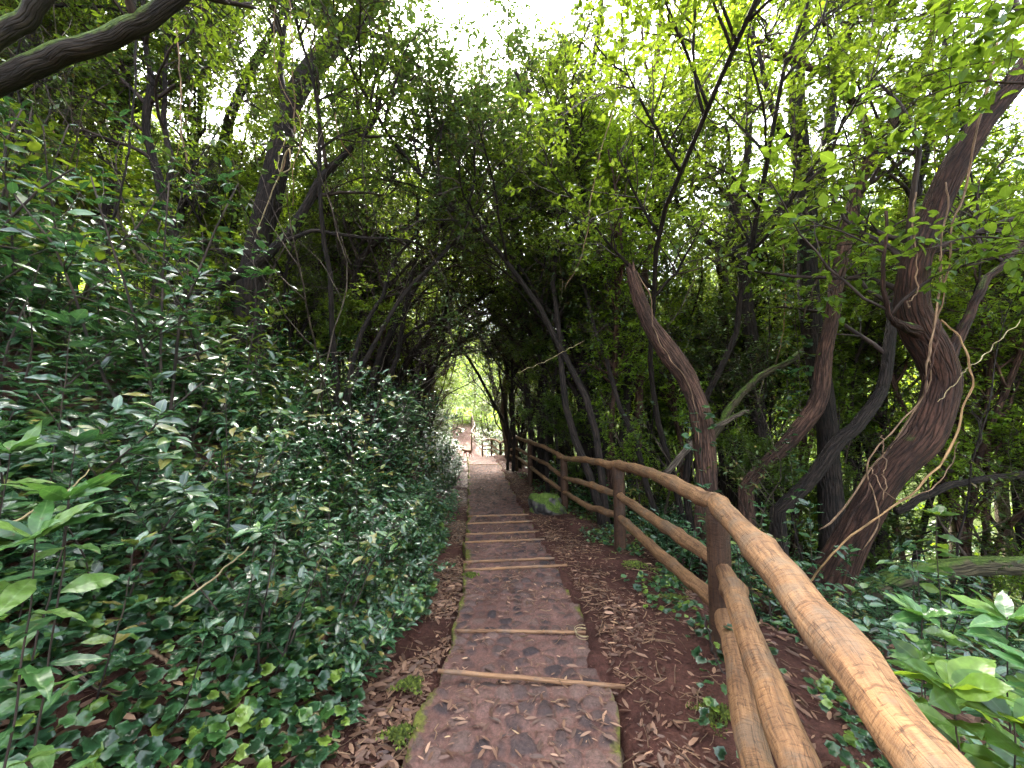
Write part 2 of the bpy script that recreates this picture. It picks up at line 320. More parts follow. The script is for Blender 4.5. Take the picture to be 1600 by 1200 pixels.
def pathmat():
    m, nt, o = newmat('cobbled_path'); L = nt.links; vec, s = attr(nt)
    g = N(nt, 'ShaderNodeNewGeometry')
    n1 = N(nt, 'ShaderNodeTexNoise', Scale=3.0, Detail=8.0, Roughness=.65); L.new(g.outputs['Position'], n1.inputs['Vector'])
    n2 = N(nt, 'ShaderNodeTexNoise', Scale=60.0, Detail=5.0, Roughness=.7); L.new(g.outputs['Position'], n2.inputs['Vector'])
    dirt = ramp(nt, n1.outputs[0], [(.3, (.09, .045, .035)), (.7, (.185, .105, .083))])
    stone = ramp(nt, s[1], [(0, (.04, .031, .031)), (.5, (.075, .052, .047)), (1, (.14, .09, .072))])
    a = N(nt, 'ShaderNodeMath', operation='MULTIPLY_ADD', use_clamp=True); L.new(n1.outputs[0], a.inputs[0]); a.inputs[1].default_value = -1.6
    L.new(s[0], a.inputs[2])
    a2 = N(nt, 'ShaderNodeMapRange'); L.new(s[0], a2.inputs[0]); a2.inputs[1].default_value = .25; a2.inputs[2].default_value = .6
    f = N(nt, 'ShaderNodeMath', operation='MULTIPLY', use_clamp=True); L.new(a2.outputs[0], f.inputs[0])
    r2 = N(nt, 'ShaderNodeMapRange'); L.new(n1.outputs[0], r2.inputs[0]); r2.inputs[1].default_value = .7; r2.inputs[2].default_value = .52; L.new(r2.outputs[0], f.inputs[1])
    col = mix(nt, f.outputs[0], dirt, stone)
    col = mix(nt, 1.0, col, ramp(nt, n2.outputs[0], [(.3, (.6, .6, .6)), (.7, (1.35, 1.3, 1.3))]), 'MULTIPLY')
    # moss along the edges (third slot: closeness to the edge)
    n3 = N(nt, 'ShaderNodeTexNoise', Scale=2.6, Detail=6.0, Roughness=.7); L.new(g.outputs['Position'], n3.inputs['Vector'])
    ms = N(nt, 'ShaderNodeMath', operation='MULTIPLY_ADD'); L.new(s[2], ms.inputs[0]); ms.inputs[1].default_value = .5; L.new(n3.outputs[0], ms.inputs[2])
    mr = N(nt, 'ShaderNodeMapRange'); L.new(ms.outputs[0], mr.inputs[0]); mr.inputs[1].default_value = .9; mr.inputs[2].default_value = 1.0
    col = mix(nt, mr.outputs[0], col, ramp(nt, n2.outputs[0], [(.3, (.05, .055, .012)), (.7, (.17, .17, .03))]))
    b = N(nt, 'ShaderNodeBsdfPrincipled', Roughness=.85); b.inputs['Specular IOR Level'].default_value = .2; L.new(col, b.inputs['Base Color'])
    bp = N(nt, 'ShaderNodeBump', Strength=.7, Distance=.01); L.new(n2.outputs[0], bp.inputs['Height']); L.new(bp.outputs[0], b.inputs['Normal'])
    L.new(b.outputs[0], o.inputs[0]); return m
M['path'] = pathmat()
def woodmat(name, dark, light, cross=1.0):
    m, nt, o = newmat(name); L = nt.links; vec, s = attr(nt)
    mp = N(nt, 'ShaderNodeMapping'); L.new(vec, mp.inputs[0]); mp.inputs['Scale'].default_value = (9, .8, 9)
    n1 = N(nt, 'ShaderNodeTexNoise', Scale=6.0, Detail=7.0, Roughness=.65); L.new(mp.outputs[0], n1.inputs['Vector'])
    mp2 = N(nt, 'ShaderNodeMapping'); L.new(vec, mp2.inputs[0]); mp2.inputs['Scale'].default_value = (2.5, 9, 2.5)
    n2 = N(nt, 'ShaderNodeTexNoise', Scale=9.0, Detail=4.0, Roughness=.7); L.new(mp2.outputs[0], n2.inputs['Vector'])
    n3 = N(nt, 'ShaderNodeTexNoise', Scale=2.3, Detail=3.0); L.new(vec, n3.inputs['Vector'])
    col = ramp(nt, n1.outputs[0], [(.28, dark), (.48, tuple(.5 * (a + b) for a, b in zip(dark, light))), (.72, light)])
    col = mix(nt, cross, col, ramp(nt, n2.outputs[0], [(.36, (.5, .44, .4)), (.46, (1, 1, 1)), (.8, (1.08, 1.08, 1.08))]), 'MULTIPLY')
    col = mix(nt, .8, col, ramp(nt, n3.outputs[0], [(.3, (.6, .52, .48)), (.5, (1, 1, 1)), (.75, (1.25, 1.12, .9))]), 'MULTIPLY')
    n5 = N(nt, 'ShaderNodeTexNoise', Scale=4.5, Detail=6.0, Roughness=.7); L.new(vec, n5.inputs['Vector'])
    col = mix(nt, ramp(nt, n5.outputs[0], [(.52, (0, 0, 0)), (.62, (.6, .6, .6))]), col, (light[0] * .42, light[1] * .55, light[2] * .8))
    mp6 = N(nt, 'ShaderNodeMapping'); L.new(vec, mp6.inputs[0]); mp6.inputs['Scale'].default_value = (14, .7, 14)
    n6 = N(nt, 'ShaderNodeTexNoise', Scale=3.0, Detail=2.0, Distortion=.6); L.new(mp6.outputs[0], n6.inputs['Vector'])
    crk = ramp(nt, n6.outputs[0], [(.485, (1, 1, 1)), (.5, (.22, .18, .16)), (.515, (1, 1, 1))])
    col = mix(nt, .85, col, crk, 'MULTIPLY')
    b = N(nt, 'ShaderNodeBsdfPrincipled', Roughness=.72); b.inputs['Specular IOR Level'].default_value = .3; L.new(col, b.inputs['Base Color'])
    ad = N(nt, 'ShaderNodeMath', operation='ADD'); L.new(n1.outputs[0], ad.inputs[0]); L.new(n2.outputs[0], ad.inputs[1])
    bp = N(nt, 'ShaderNodeBump', Strength=.8, Distance=.008); L.new(ad.outputs[0], bp.inputs['Height']); L.new(bp.outputs[0], b.inputs['Normal'])
    L.new(b.outputs[0], o.inputs[0]); return m
M['rail'] = woodmat('peeled_log', (.06, .029, .015), (.33, .18, .082))
M['post'] = woodmat('post_wood', (.02, .01, .006), (.1, .05, .025))
M['bar'] = woodmat('step_bar_wood', (.12, .06, .035), (.4, .23, .12), .0)
M['farwood'] = woodmat('old_fence_wood', (.05, .03, .02), (.22, .14, .1))
def mossmat():
    m, nt, o = newmat('moss'); L = nt.links
    g = N(nt, 'ShaderNodeNewGeometry'); n = N(nt, 'ShaderNodeTexNoise', Scale=55.0, Detail=5.0); L.new(g.outputs['Position'], n.inputs['Vector'])
    b = N(nt, 'ShaderNodeBsdfPrincipled', Roughness=.9); L.new(ramp(nt, n.outputs[0], [(.3, (.03, .05, .008)), (.55, (.13, .17, .02)), (.75, (.3, .34, .04))]), b.inputs['Base Color'])
    bp = N(nt, 'ShaderNodeBump', Strength=1.0, Distance=.02); L.new(n.outputs[0], bp.inputs['Height']); L.new(bp.outputs[0], b.inputs['Normal'])
    L.new(b.outputs[0], o.inputs[0]); return m
M['moss'] = mossmat()
M['rock'] = barkmat('mossy_rock', (.03, .028, .026), (.12, .11, .1), moss=.75, sc=6, lines=1)
M['fur'] = barkmat('dog_fur', (.07, .035, .02), (.2, .1, .055), sc=20, bump=.1)
# ------------------------------------------------------------------ ground
def ramped(lo, hi, fa, fb, fine, grow):
    a = list(np.arange(fa, fb, fine)); s = fine
    x = fb
    while x < hi: a.append(x); s *= grow; x += s
    a.append(hi); x = fa - fine; s = fine; b = []
    while x > lo: b.append(x); s *= grow; x -= s
    b.append(lo); return np.array(b[::-1] + a)
def grid(xs, ys, zf, name, mat, atf=None):
    X, Y = np.meshgrid(xs, ys); Z = zf(X, Y)
    nx, ny = len(xs), len(ys); i = (np.arange(ny - 1)[:, None] * nx + np.arange(nx - 1)[None]).ravel()
    mb = MB(); at = atf(X, Y) if atf else None
    mb.add(np.stack([X, Y, Z], -1), None, np.stack([i, i + 1, i + nx + 1, i + nx], -1), 0, None if at is None else at.reshape(-1, 3))
    return link(name, mb.mesh(name, mat))
def gat(X, Y):
    a = np.zeros(X.shape + (3,)); v = X - fx(Y); a[..., 0] = np.clip(np.maximum(ip(v, [1, 8], [0, .8]), ip(Y, [48, 55], [0, 1])), 0, 1); return a
g = grid(ramped(-70, 90, -3.2, 3.0, .05, 1.07), ramped(-14, 120, .4, 8.0, .055, 1.04), G, 'ground', M['soil'], gat); tag(g, kind='structure')
# cobbled path slab
ys = np.concatenate([np.arange(-1.5, .8, .1), np.arange(.8, 5, .016), np.arange(5, 9, .03), np.arange(9, 18.4, .08)])
ts = np.concatenate([[0, 0], np.linspace(0, 1, 64), [1, 1]])
cx, cy = np.meshgrid(np.arange(-3, 2, .105), np.arange(-2, 19, .115)); cx = (cx + rng.uniform(-.042, .042, cx.shape)); cy = cy + rng.uniform(-.045, .045, cy.shape); cr = rng.random(cx.shape); ch = rng.uniform(.3, 1, cx.shape)
Tm, Ym = np.meshgrid(ts, ys)
wl = .018 * np.sin(Ym * 5.3) + .012 * np.sin(Ym * 13.1 + 1)
Xm = (xl(Ym) + wl) * (1 - Tm) + (xr(Ym) + wl * 1.4 * np.cos(Ym)) * Tm
gi = np.clip(((Ym + 2) / .115).round().astype(int), 1, cx.shape[0] - 2); gj = np.clip(((Xm + 3) / .105).round().astype(int), 1, cx.shape[1] - 2)
d1 = np.full(Xm.shape, 9.); d2 = d1.copy(); rc = np.zeros(Xm.shape); rh = rc.copy()
for a in (-1, 0, 1):
    for b in (-1, 0, 1):
        dd = np.hypot(cx[gi + a, gj + b] - Xm, cy[gi + a, gj + b] - Ym); m1 = dd < d1
        d2 = np.where(m1, d1, np.minimum(d2, dd)); rc = np.where(m1, cr[gi + a, gj + b], rc); rh = np.where(m1, ch[gi + a, gj + b], rh); d1 = np.where(m1, dd, d1)
edge = np.clip((d2 - d1) / .05, 0, 1); dome = edge ** .6 * rh
Zm = zc(Ym) + .027 * dome - .008 + .01 * wob(Xm * 2, Ym * 2)
Zm[:, 0] -= .16; Zm[:, -1] -= .16; Zm[:, 1] -= .02; Zm[:, -2] -= .02
at = np.stack([dome, rc, 1 - np.clip(np.minimum(Tm, 1 - Tm) / .16, 0, 1)], -1)
mb = MB(); nx, ny = len(ts), len(ys); i = (np.arange(ny - 1)[:, None] * nx + np.arange(nx - 1)[None]).ravel()
mb.add(np.stack([Xm, Ym, Zm], -1), None, np.stack([i, i + 1, i + nx + 1, i + nx], -1), 0, at.reshape(-1, 3))
tag(link('path', mb.mesh('path', M['path'])), kind='structure')
# ------------------------------------------------------------------ step bars
bars = [((686, 1028), (964, 1054), 2.46, 'nearest and longest pale wooden step bar across the path'), ((713, 978), (937, 982), 3.05, 'second nearest wooden step bar, lying level across the cobbled path'),
        ((729, 915), (885, 901), 4.4, 'third nearest wooden step bar, tilted up to the right'), ((727, 887), (872, 875), 4.75, 'fourth wooden step bar, close behind the third one'),
        ((729, 847), (850, 837), 5.6, 'fifth wooden step bar, first of the far close-set four'), ((730, 837), (842, 827), 6.1, 'sixth wooden step bar, second of the far close-set four'),
        ((732, 824), (833, 814), 6.8, 'seventh wooden step bar, third of the far close-set four'), ((733, 811), (826, 803), 7.4, 'thin last wooden step bar before the long flat stretch'),
        ((734, 731), (812, 731), 15.0, 'faint brown wooden edge far down the path near the crest')]
for (a, b, y, lab) in bars:
    x0, x1 = (a[0] - 800) / F * y, (b[0] - 800) / F * y
    z = float(zc(y - .08)) + .012
    n = 14; t = np.linspace(0, 1, n)
    sl = (a[1] - b[1]) * .0011 * y
    pts = np.stack([x0 + (x1 - x0) * t, y + sl * (t - .5) * 2 + rng.normal(0, .001, n), z + rng.normal(0, .001, n) + np.zeros(n)], -1)
    mb = MB(); tubes(mb, pts, np.full(n, .0135 + .0006 * y) * (1 + .05 * rng.normal(0, 1, n)), 6, rough=.02)
    tag(link('step_bar', mb.mesh('step_bar', M['bar'])), lab, 'step edge', 'wooden bars edging the path steps')
# ------------------------------------------------------------------ fence
def rail(pts, rad, n, wig=.008, sides=16, rough=.034):
    p, r = resample(pts, rad, n, wig)
    k = np.arange(n)
    nz = rng.normal(0, 1, n); nz[1:-1] = (nz[:-2] + nz[1:-1] + nz[2:]) / 2.2
    r = r * (1 + .03 * np.sin(k * .55 + rng.random() * 6) + .04 * nz); r[0] *= .85; r[-1] *= .85
    for q in rng.integers(3, n - 3, max(1, n // 11)): r[q] *= 1.16
    mb = MB(); tubes(mb, p, r, sides, rough=rough); return mb
def V3(x, y, z): return np.array([x, y, z])
py_ = [.45, 2.7, 5.2, 8.0, 10.8, 13.5, 20, 25, 30, 33.5, 38, 43, 48]
ptop = [P(1120, 786, 2.7), P(966, 726, 5.2), P(881, 716, 8.0), P(828, 690, 10.8), P(806, 682, 13.5), P(782, 692, 20), P(768, 686, 25), P(754, 689, 30), P(737, 675, 33.5), P(742, 664, 38)]
ptop = [V3(.677, .4, .856)] + ptop + [V3(-4.3, 43, .9), V3(-4.7, 48, .9)]
fence = thing('log_fence', 'rustic peeled log fence with three rails winding along the right of the path', 'fence', (1.39, 2.7, 0))
def fpart(name, mb, mat):
    o = link(name, mb.mesh(name, mat), fence); o.location = (-1.39, -2.7, 0); return o
for k, p in enumerate(ptop):
    z0 = float(G(p[0], p[1])) - .25
    pr = .075 if k < 4 else .07
    base = V3(p[0], p[1], z0); top = V3(p[0], p[1], p[2] - .03)
    mb = MB(); pp, rr = resample([base, (base * .6 + top * .4) + V3(.006, 0, 0), top], [pr, pr, pr * .95], 12, .003); tubes(mb, pp, rr, 14, rough=.015)
    fpart('post', mb, M['post'] if k < 8 else M['farwood'])
drops = {'middle_rail': .385, 'bottom_rail': .66}
for k in range(len(ptop) - 1):
    a, b = ptop[k], ptop[k + 1]; n = 34 if k < 4 else 14; mt = M['rail'] if k < 7 else M['farwood']
    L = np.linalg.norm(b - a); s = .009 * min(L, 3)
    mid = (a + b) / 2 + V3(rng.normal(0, s * .5), 0, (.05, .035, .02, .03, -.02, .03)[k % 6])
    q1 = a * .7 + mid * .3 + V3(rng.normal(0, s), 0, rng.normal(0, s * .4)); q2 = b * .7 + mid * .3 + V3(rng.normal(0, s), 0, rng.normal(0, s * .4))
    r = (.064, .058, .05, .048)[min(k, 3)]
    # top rails run over the post heads and meet end to end
    fpart('top_rail', rail([a, q1, mid, q2, b], [r * 1.1, r, r * .98, r, r * 1.08], n), mt)
    for nm, dz in drops.items():
        e = V3(0, 0, dz); sd = V3(-.0, 0, 0)
        a2, b2 = a - e, b - e
        if k == 0: a2 = V3(.54, .4, .45) if nm == 'middle_rail' else V3(.50, .4, .15); b2 = b2 + V3(.03, 0, -.03)
        m2 = (a2 + b2) / 2 + V3(rng.normal(0, s), 0, rng.normal(0, s))
        r2 = (.062, .05, .045, .042)[min(k, 3)]
        fpart(nm, rail([a2 + (b2 - a2) * (-.015), a2 * .6 + m2 * .4, m2, b2 * .6 + m2 * .4, b2 + (b2 - a2) * .015], [r2 * .9, r2 * 1.05, r2, r2 * .97, r2 * .85], n), mt)
# far railing across the end of the path and old railing on the left there
def small_fence(pts, h, nrail, lab, r=.05):
    root = thing('wooden_railing', lab, 'fence', pts[0]); mbs = []
    for p in pts:
        p = np.array(p); mb = MB(); tubes(mb, np.linspace(p - V3(0, 0, .3), p + V3(0, 0, h), 4), np.full(4, r), 8)
        o = link('post', mb.mesh('post', M['farwood']), root); o.location = tuple(-np.array(pts[0]))
    for a, b in zip(pts[:-1], pts[1:]):
        for j in range(nrail):
            e = V3(0, 0, h * (1 - j / nrail) - .02); mb = MB(); pp, rr = resample([np.array(a) + e, (np.array(a) + np.array(b)) / 2 + e + V3(0, 0, .03), np.array(b) + e], [r * .9] * 3, 8, .01); tubes(mb, pp, rr, 8)
            o = link('rail', mb.mesh('rail', M['farwood']), root); o.location = tuple(-np.array(pts[0]))
def gp(x, y): return (x, y, float(G(x, y)))
small_fence([gp(-7.3, 49.5), gp(-6.2, 49.8), gp(-5.1, 50), gp(-4.0, 50.2), gp(-2.8, 50)], 1.05, 2, 'distant low railing closing off the far end of the path')
small_fence([gp(-5.65, 30), gp(-6.1, 33), gp(-6.7, 36)], 1.25, 4, 'dark weathered railing at the foot of the left bank far down the path', .07)
# ------------------------------------------------------------------ boulder, moss
def blob(r, seed, sub=4, rough=.18, flat=.7):
    import bmesh
    bm = bmesh.new(); bmesh.ops.create_icosphere(bm, subdivisions=sub, radius=1)
    v = np.array([x.co[:] for x in bm.verts]); f = [[x.index for x in q.verts] for q in bm.faces]; bm.free()
    q = np.random.default_rng(seed).uniform(0, 9, 9)
    n = (np.sin(v[:, 0] * 2.1 + q[0]) * np.sin(v[:, 1] * 2.6 + q[1]) + .6 * np.sin(v[:, 2] * 3.7 + v[:, 0] * 2.9 + q[2]) + .3 * np.sin(v[:, 0] * 7 + q[3]) * np.sin(v[:, 1] * 6.1 + v[:, 2] * 5 + q[4]) + .15 * np.sin(v[:, 0] * 15 + q[5]) * np.sin(v[:, 1] * 17 + q[6]))
    v = v * (1 + rough * n)[:, None] * np.array(r)
    mb = MB(); mb.add(v, f, None, 0, v); return mb
o = link('boulder', blob((.36, .32, .26), 3, 5, .24).mesh('boulder', M['rock'])); o.location = (.62, 7.7, float(G(.62, 7.7)) + .08); tag(o, 'squat boulder with green moss on top beside the fence post', 'boulder')
for k, (px, py, r, lab) in enumerate([(1050, 938, .11, 'bright moss cushion under the bottom rail left of the near post'), (1122, 1120, .1, 'moss cushion at the path side below the nearest rails'), (936, 832, .12, 'yellow-green moss cushion at the foot of the second post'),
                                      (992, 886, .14, 'moss cushion among ivy on the earth bank by the fence'), (640, 1086, .07, 'moss tuft on the left edge of the cobbles'), (622, 1170, .06, 'small yellow moss tuft at the lower left path edge'), (735, 925, .06, 'flat moss strip by the third step bar')]):
    h = hit(px, py)
    if k in (4, 5, 6): h[2] = zc(h[1])
    mb = MB()
    n = 700; a = rng.uniform(0, 2 * PI, n); q = rng.random(n) ** .6 * r * (1.1 + .45 * np.sin(a * 3 + k) + .3 * np.sin(a * 7 + 2 * k))
    S = np.stack([np.cos(a) * q, np.sin(a) * q * .8, r * .22 * np.sqrt(np.clip(1 - (q / r) ** 2, 0, 1)) + rng.uniform(0, .008, n)], -1)
    leaves(mb, S, nrm(rng.normal(0, .6, (n, 3)) + V3(0, 0, 1)), rng.normal(0, 1, (n, 3)), rng.uniform(.01, .024, n), DIAM, 0, 1.3)
    o = link('moss_cushion', mb.mesh('moss_cushion', M['moss'])); o.location = tuple(h); tag(o, lab, 'moss', 'moss cushions along the path')
# ------------------------------------------------------------------ named trees
KEY = []
def lines_to(specs, n, wig=.012):
    Ps, Rs = [], []
    for s in specs:
        pts = [P(a, b, c) for a, b, c, _ in s]; p, r = resample(pts, [q[3] for q in s], n, wig); Ps.append(p); Rs.append(r)
    return Ps, Rs
def key_tree(name, lab, trunk, limbs=(), bark='bark_dark', crown=None, n=40, rs=1.0, root_to_ground=True, cat='tree', group=None, rough=.05):
    """trunk/limbs: lists of (px, py, distance, radius). crown: dict of growth settings"""
    trunk = [(a, b, c_, d_ * rs) for a, b, c_, d_ in trunk]; limbs = [[(a, b, c_, d_ * rs) for a, b, c_, d_ in q] for q in limbs]
    (tp,), (tr,) = lines_to([trunk], n, .006)
    if root_to_ground:
        gz = float(G(tp[0][0], tp[0][1]))
        if tp[0][2] > gz - .1:
            k = 8; add = np.linspace([tp[0][0] , tp[0][1], gz - .25], tp[0], k + 1)[:-1]; tp = np.vstack([add, tp]); tr = np.concatenate([np.linspace(tr[0] * 1.15, tr[0], k + 1)[:-1], tr])
    base = V3(tp[0][0], tp[0][1], tp[0][2]); KEY.append((base[0], base[1]))
    root = thing(name, lab, cat, tuple(base), group)
    tr = tr * (1 + .05 * np.sin(np.arange(len(tr)) * .45))
    if root_to_ground: tr = tr * (1 + .75 * np.exp(-np.maximum(np.cumsum(np.r_[0, np.linalg.norm(np.diff(tp, axis=0), axis=1)]) - .15, 0) / .22))
    mb = MB(); tubes(mb, tp, tr, 18, rough=rough)
    if name == 'broken_snag':
        e = tp[-1]; d = nrm(tp[-1] - tp[-3]); k = 9; a = np.arange(k) / k * 2 * PI
        st = e - d * .06 + np.stack([np.cos(a) * .04, np.sin(a) * .04, np.zeros(k)], -1); q = rng.uniform(.08, .24, k)[:, None, None]
        tubes(mb, st[:, None] + (d + rng.normal(0, .12, (k, 1, 3))) * q * np.linspace(0, 1, 4)[None, :, None], np.tile([.03, .024, .014, .003], (k, 1)), 5)
    o = link('trunk', mb.mesh('trunk', M[bark]), root); o.location = tuple(-base)
    Lp, Lr = lines_to(limbs, 26, .015) if limbs else ([], [])
    for p, r in zip(Lp, Lr):
        mb = MB(); tubes(mb, p, r, 10, rough=rough); o = link('limb', mb.mesh('limb', M[bark]), root); o.location = tuple(-base)
    if crown:
        c = dict(n1=14, n2=70, n3=400, per=9, size=(.05, .08), mat='tree_mid', t0=.45, L1=(1.2, 2.4), L2=(.5, 1.1), L3=(.25, .5), tpl=DIAM, up=.35, width=1.0); c.update(crown)
        src = resample(tp, tr, 20)[0][None]; sr = resample(tp, tr, 20)[1][None]
        if Lp: src = np.concatenate([src] + [resample(p, r, 20)[0][None] for p, r in zip(Lp, Lr)]); sr = np.concatenate([sr] + [resample(p, r, 20)[1][None] for p, r in zip(Lp, Lr)])
        mb = MB()
        c['n3'] = int(c['n3'] * 1.7); c['n2'] = int(c['n2'] * 1.3)
        if name != 'arching_tree' and c['tpl'] is DIAM: c['per'] = int(c['per'] * 1.5); c['size'] = (c['size'][0] * 1.2, c['size'][1] * 1.25)
        A, Ar = sprout(src, sr, c['n1'], c['t0'], 1, c['L1'], .7, c['up'], .16, 9, .035); tubes(mb, A, Ar, 5)
        B, Br = sprout(A, Ar, c['n2'], .2, 1, c['L2'], .6, .1, .2, 7, .012); tubes(mb, B, Br, 4)
        D, Dr = sprout(B, Br, c['n3'], .15, 1, c['L3'], .6, .05, .22, 5, .004); tubes(mb, D, Dr, 3, cap=False)
        twig_leaves(mb, D, c['per'], c['size'], c['tpl'], 1, width=c['width'])
        if c['per'] > 0:
            o = link('crown', mb.mesh('crown', [M['twig'], M[c['mat']]]), root)
        else: o = link('twigs', mb.mesh('twigs', [M['twig_p']]), root)
        o.location = tuple(-base)
    return root
big = dict(size=(.10, .16), mat='big_lime', tpl=BROAD, n1=16, n2=60, n3=170, per=4, L3=(.2, .4))
key_tree('gnarled_tree', 'thick twisting dark tree wrapped in pale vines right of the nearest rails', [(1262, 965, 4.7, .3), (1300, 900, 4.5, .25), (1335, 830, 4.35, .22), (1385, 745, 4.2, .21), (1445, 680, 4.15, .23), (1472, 600, 4.15, .23), (1452, 540, 4.15, .24), (1428, 490, 4.15, .21), (1428, 420, 4.15, .19), (1452, 350, 4.15, .175), (1482, 280, 4.1, .17), (1530, 200, 4.0, .165), (1600, 110, 3.9, .15), (1680, 0, 3.8, .12), (1760, -160, 3.8, .08), (1800, -400, 3.9, .05)],
         [[(1480, 560, 4.15, .09), (1510, 500, 4.2, .065), (1545, 440, 4.3, .055), (1600, 375, 4.4, .045), (1690, 290, 4.6, .03)], [(1440, 520, 4.1, .1), (1405, 505, 4.0, .06), (1390, 492, 3.95, .035), (1380, 430, 3.9, .025), (1385, 330, 3.9, .02)]], 'bark_gnarl', big, 70, rs=.68, rough=.05)
key_tree('forked_tree', 'tall dark tree forking at mid height, left of the gnarled vine tree', [(1296, 740, 6.6, .17), (1290, 640, 6.5, .15), (1272, 540, 6.5, .15), (1262, 440, 6.5, .15), (1262, 340, 6.5, .145), (1252, 240, 6.5, .12), (1245, 150, 6.5, .11), (1250, 60, 6.5, .1), (1262, -40, 6.5, .08), (1270, -250, 6.5, .05)],
         [[(1262, 330, 6.5, .1), (1280, 285, 6.5, .085), (1292, 210, 6.5, .08), (1302, 140, 6.5, .075), (1325, 50, 6.5, .06), (1345, -60, 6.5, .04)], [(1252, 238, 6.5, .06), (1222, 205, 6.4, .05), (1202, 150, 6.3, .04), (1190, 100, 6.2, .03), (1175, 40, 6.2, .02)], [(1250, 290, 6.5, .05), (1200, 345, 6.6, .04), (1140, 400, 6.8, .03)]], 'bark_dark', dict(n1=20, n2=110, n3=700, per=9, size=(.06, .09), mat='tree_mid', t0=.5))
key_tree('curving_tree', 'brown tree curving out of the slope then rising past the forked tree', [(1165, 762, 6.3, .13), (1182, 741, 6.2, .125), (1240, 682, 6.0, .125), (1279, 625, 5.9, .125), (1289, 550, 5.9, .115), (1300, 494, 5.9, .11), (1311, 419, 5.9, .105), (1330, 340, 5.9, .1), (1352, 260, 5.9, .09), (1412, 161, 5.9, .075), (1450, 75, 5.9, .065), (1475, 0, 5.9, .055), (1520, -150, 5.9, .04)],
         [[(1360, 236, 5.85, .07), (1345, 176, 5.7, .065), (1319, 146, 5.65, .062), (1300, 114, 5.6, .065), (1262, 104, 5.6, .055), (1240, 90, 5.6, .05), (1187, 66, 5.6, .03), (1100, 30, 5.6, .015)]], 'bark_red', rs=.85, crown=dict(n1=14, n2=70, n3=420, per=8, mat='tree_lime', t0=.6, size=(.06, .1)))
key_tree('leaning_tree', 'dark slanting tree between the forked and the gnarled trees', [(1215, 800, 5.6, .1), (1270, 745, 5.5, .09), (1310, 690, 5.5, .085), (1345, 660, 5.5, .08), (1385, 630, 5.5, .07), (1345, 500, 6.2, .07), (1375, 400, 6.4, .07), (1420, 330, 6.6, .06), (1440, 250, 6.6, .055), (1425, 200, 6.6, .05), (1450, 100, 6.6, .04), (1500, -60, 6.6, .03)][:4] + [(1380, 600, 5.6, .075), (1400, 480, 5.8, .07), (1440, 380, 6, .06), (1432, 300, 6, .06), (1452, 220, 6, .05), (1470, 120, 6, .045), (1490, -60, 6, .03)], [], 'bark_dark', dict(n1=14, n2=60, n3=350, per=8, mat='tree_mid', t0=.5))
key_tree('wishbone_tree', 'tree with a low wishbone fork above the near post, standing further back', [(1192, 720, 8.6, .17), (1182, 620, 8.5, .135), (1176, 540, 8.5, .125), (1166, 470, 8.5, .125), (1160, 415, 8.5, .125), (1140, 378, 8.5, .1), (1152, 310, 8.5, .09), (1168, 240, 8.5, .075), (1172, 130, 8.5, .06), (1180, -20, 8.5, .04)],
         [[(1152, 400, 8.5, .09), (1125, 389, 8.4, .075), (1086, 362, 8.3, .05), (1060, 320, 8.2, .035), (1040, 260, 8.2, .02)], [(1146, 350, 8.5, .06), (1142, 270, 8.5, .05), (1135, 190, 8.5, .03)], [(1158, 400, 8.5, .06), (1200, 345, 8.5, .05), (1245, 285, 8.6, .04), (1300, 200, 8.8, .02)]], 'bark_dark', dict(n1=18, n2=120, n3=800, per=10, mat='tree_lime', t0=.45, size=(.05, .08)))
key_tree('broken_snag', 'reddish broken-topped dead trunk bending over behind the log fence', [(1106, 800, 4.9, .14), (1103, 720, 4.9, .125), (1094, 650, 4.9, .12), (1078, 600, 4.9, .115), (1045, 550, 4.9, .12), (1018, 510, 4.9, .1), (1000, 470, 4.9, .085), (986, 425, 4.9, .06)], [], 'bark_red', None, rough=.06, cat='dead tree')
key_tree('bent_slim_tree', 'slim grey tree with an elbow bend above the broken snag', [(995, 720, 9, .1), (1000, 600, 9, .09), (1003, 500, 9, .085), (1012, 400, 9, .08), (1038, 300, 9, .08), (1020, 245, 9, .08), (1018, 150, 9, .075), (1030, 60, 9, .065), (1040, -80, 9, .05)], [[(1018, 130, 9, .045), (1005, 80, 9, .035), (1002, 0, 9, .025)], [(1036, 295, 9, .05), (1100, 250, 9, .035), (1180, 160, 9, .02)]], 'bark_red', dict(n1=14, n2=90, n3=600, per=9, mat='tree_mid', size=(.045, .07)))
key_tree('ivy_clad_tree', 'dark ivy-clad tree rising straight behind the third fence post', [(915, 720, 10, .16), (910, 620, 10, .14), (908, 500, 10, .13), (905, 400, 10, .12), (912, 300, 10, .11), (905, 200, 10, .1), (925, 110, 10, .08), (940, 0, 10, .06), (950, -120, 10, .04)], [[(905, 260, 10, .05), (945, 200, 10, .04), (985, 90, 10, .03)], [(905, 330, 10, .05), (870, 250, 10, .035), (845, 160, 10, .02)]], 'bark_dark', dict(n1=26, n2=200, n3=1500, per=10, mat='tree_dark', t0=.2, L1=(.5, 1.4), size=(.045, .07)))
key_tree('left_leaning_tree', 'thick dark tree on the left bank leaning out over the path', [(392, 440, 7, .26), (405, 370, 7, .24), (420, 320, 7, .23), (432, 260, 7, .22), (446, 195, 7, .21), (470, 130, 7, .21), (515, 75, 7, .2), (560, 30, 7, .18), (612, -25, 7, .15), (700, -130, 7, .1), (800, -300, 7, .05)],
         [[(432, 265, 7, .1), (450, 200, 7.4, .08), (440, 100, 7.6, .06), (455, -30, 7.8, .04)], [(540, 50, 7, .07), (600, 60, 7, .05), (660, 110, 6.9, .03)]], 'bark_dark', dict(n1=24, n2=130, n3=800, per=9, mat='tree_dark', t0=.66, size=(.055, .085)), rs=.86)
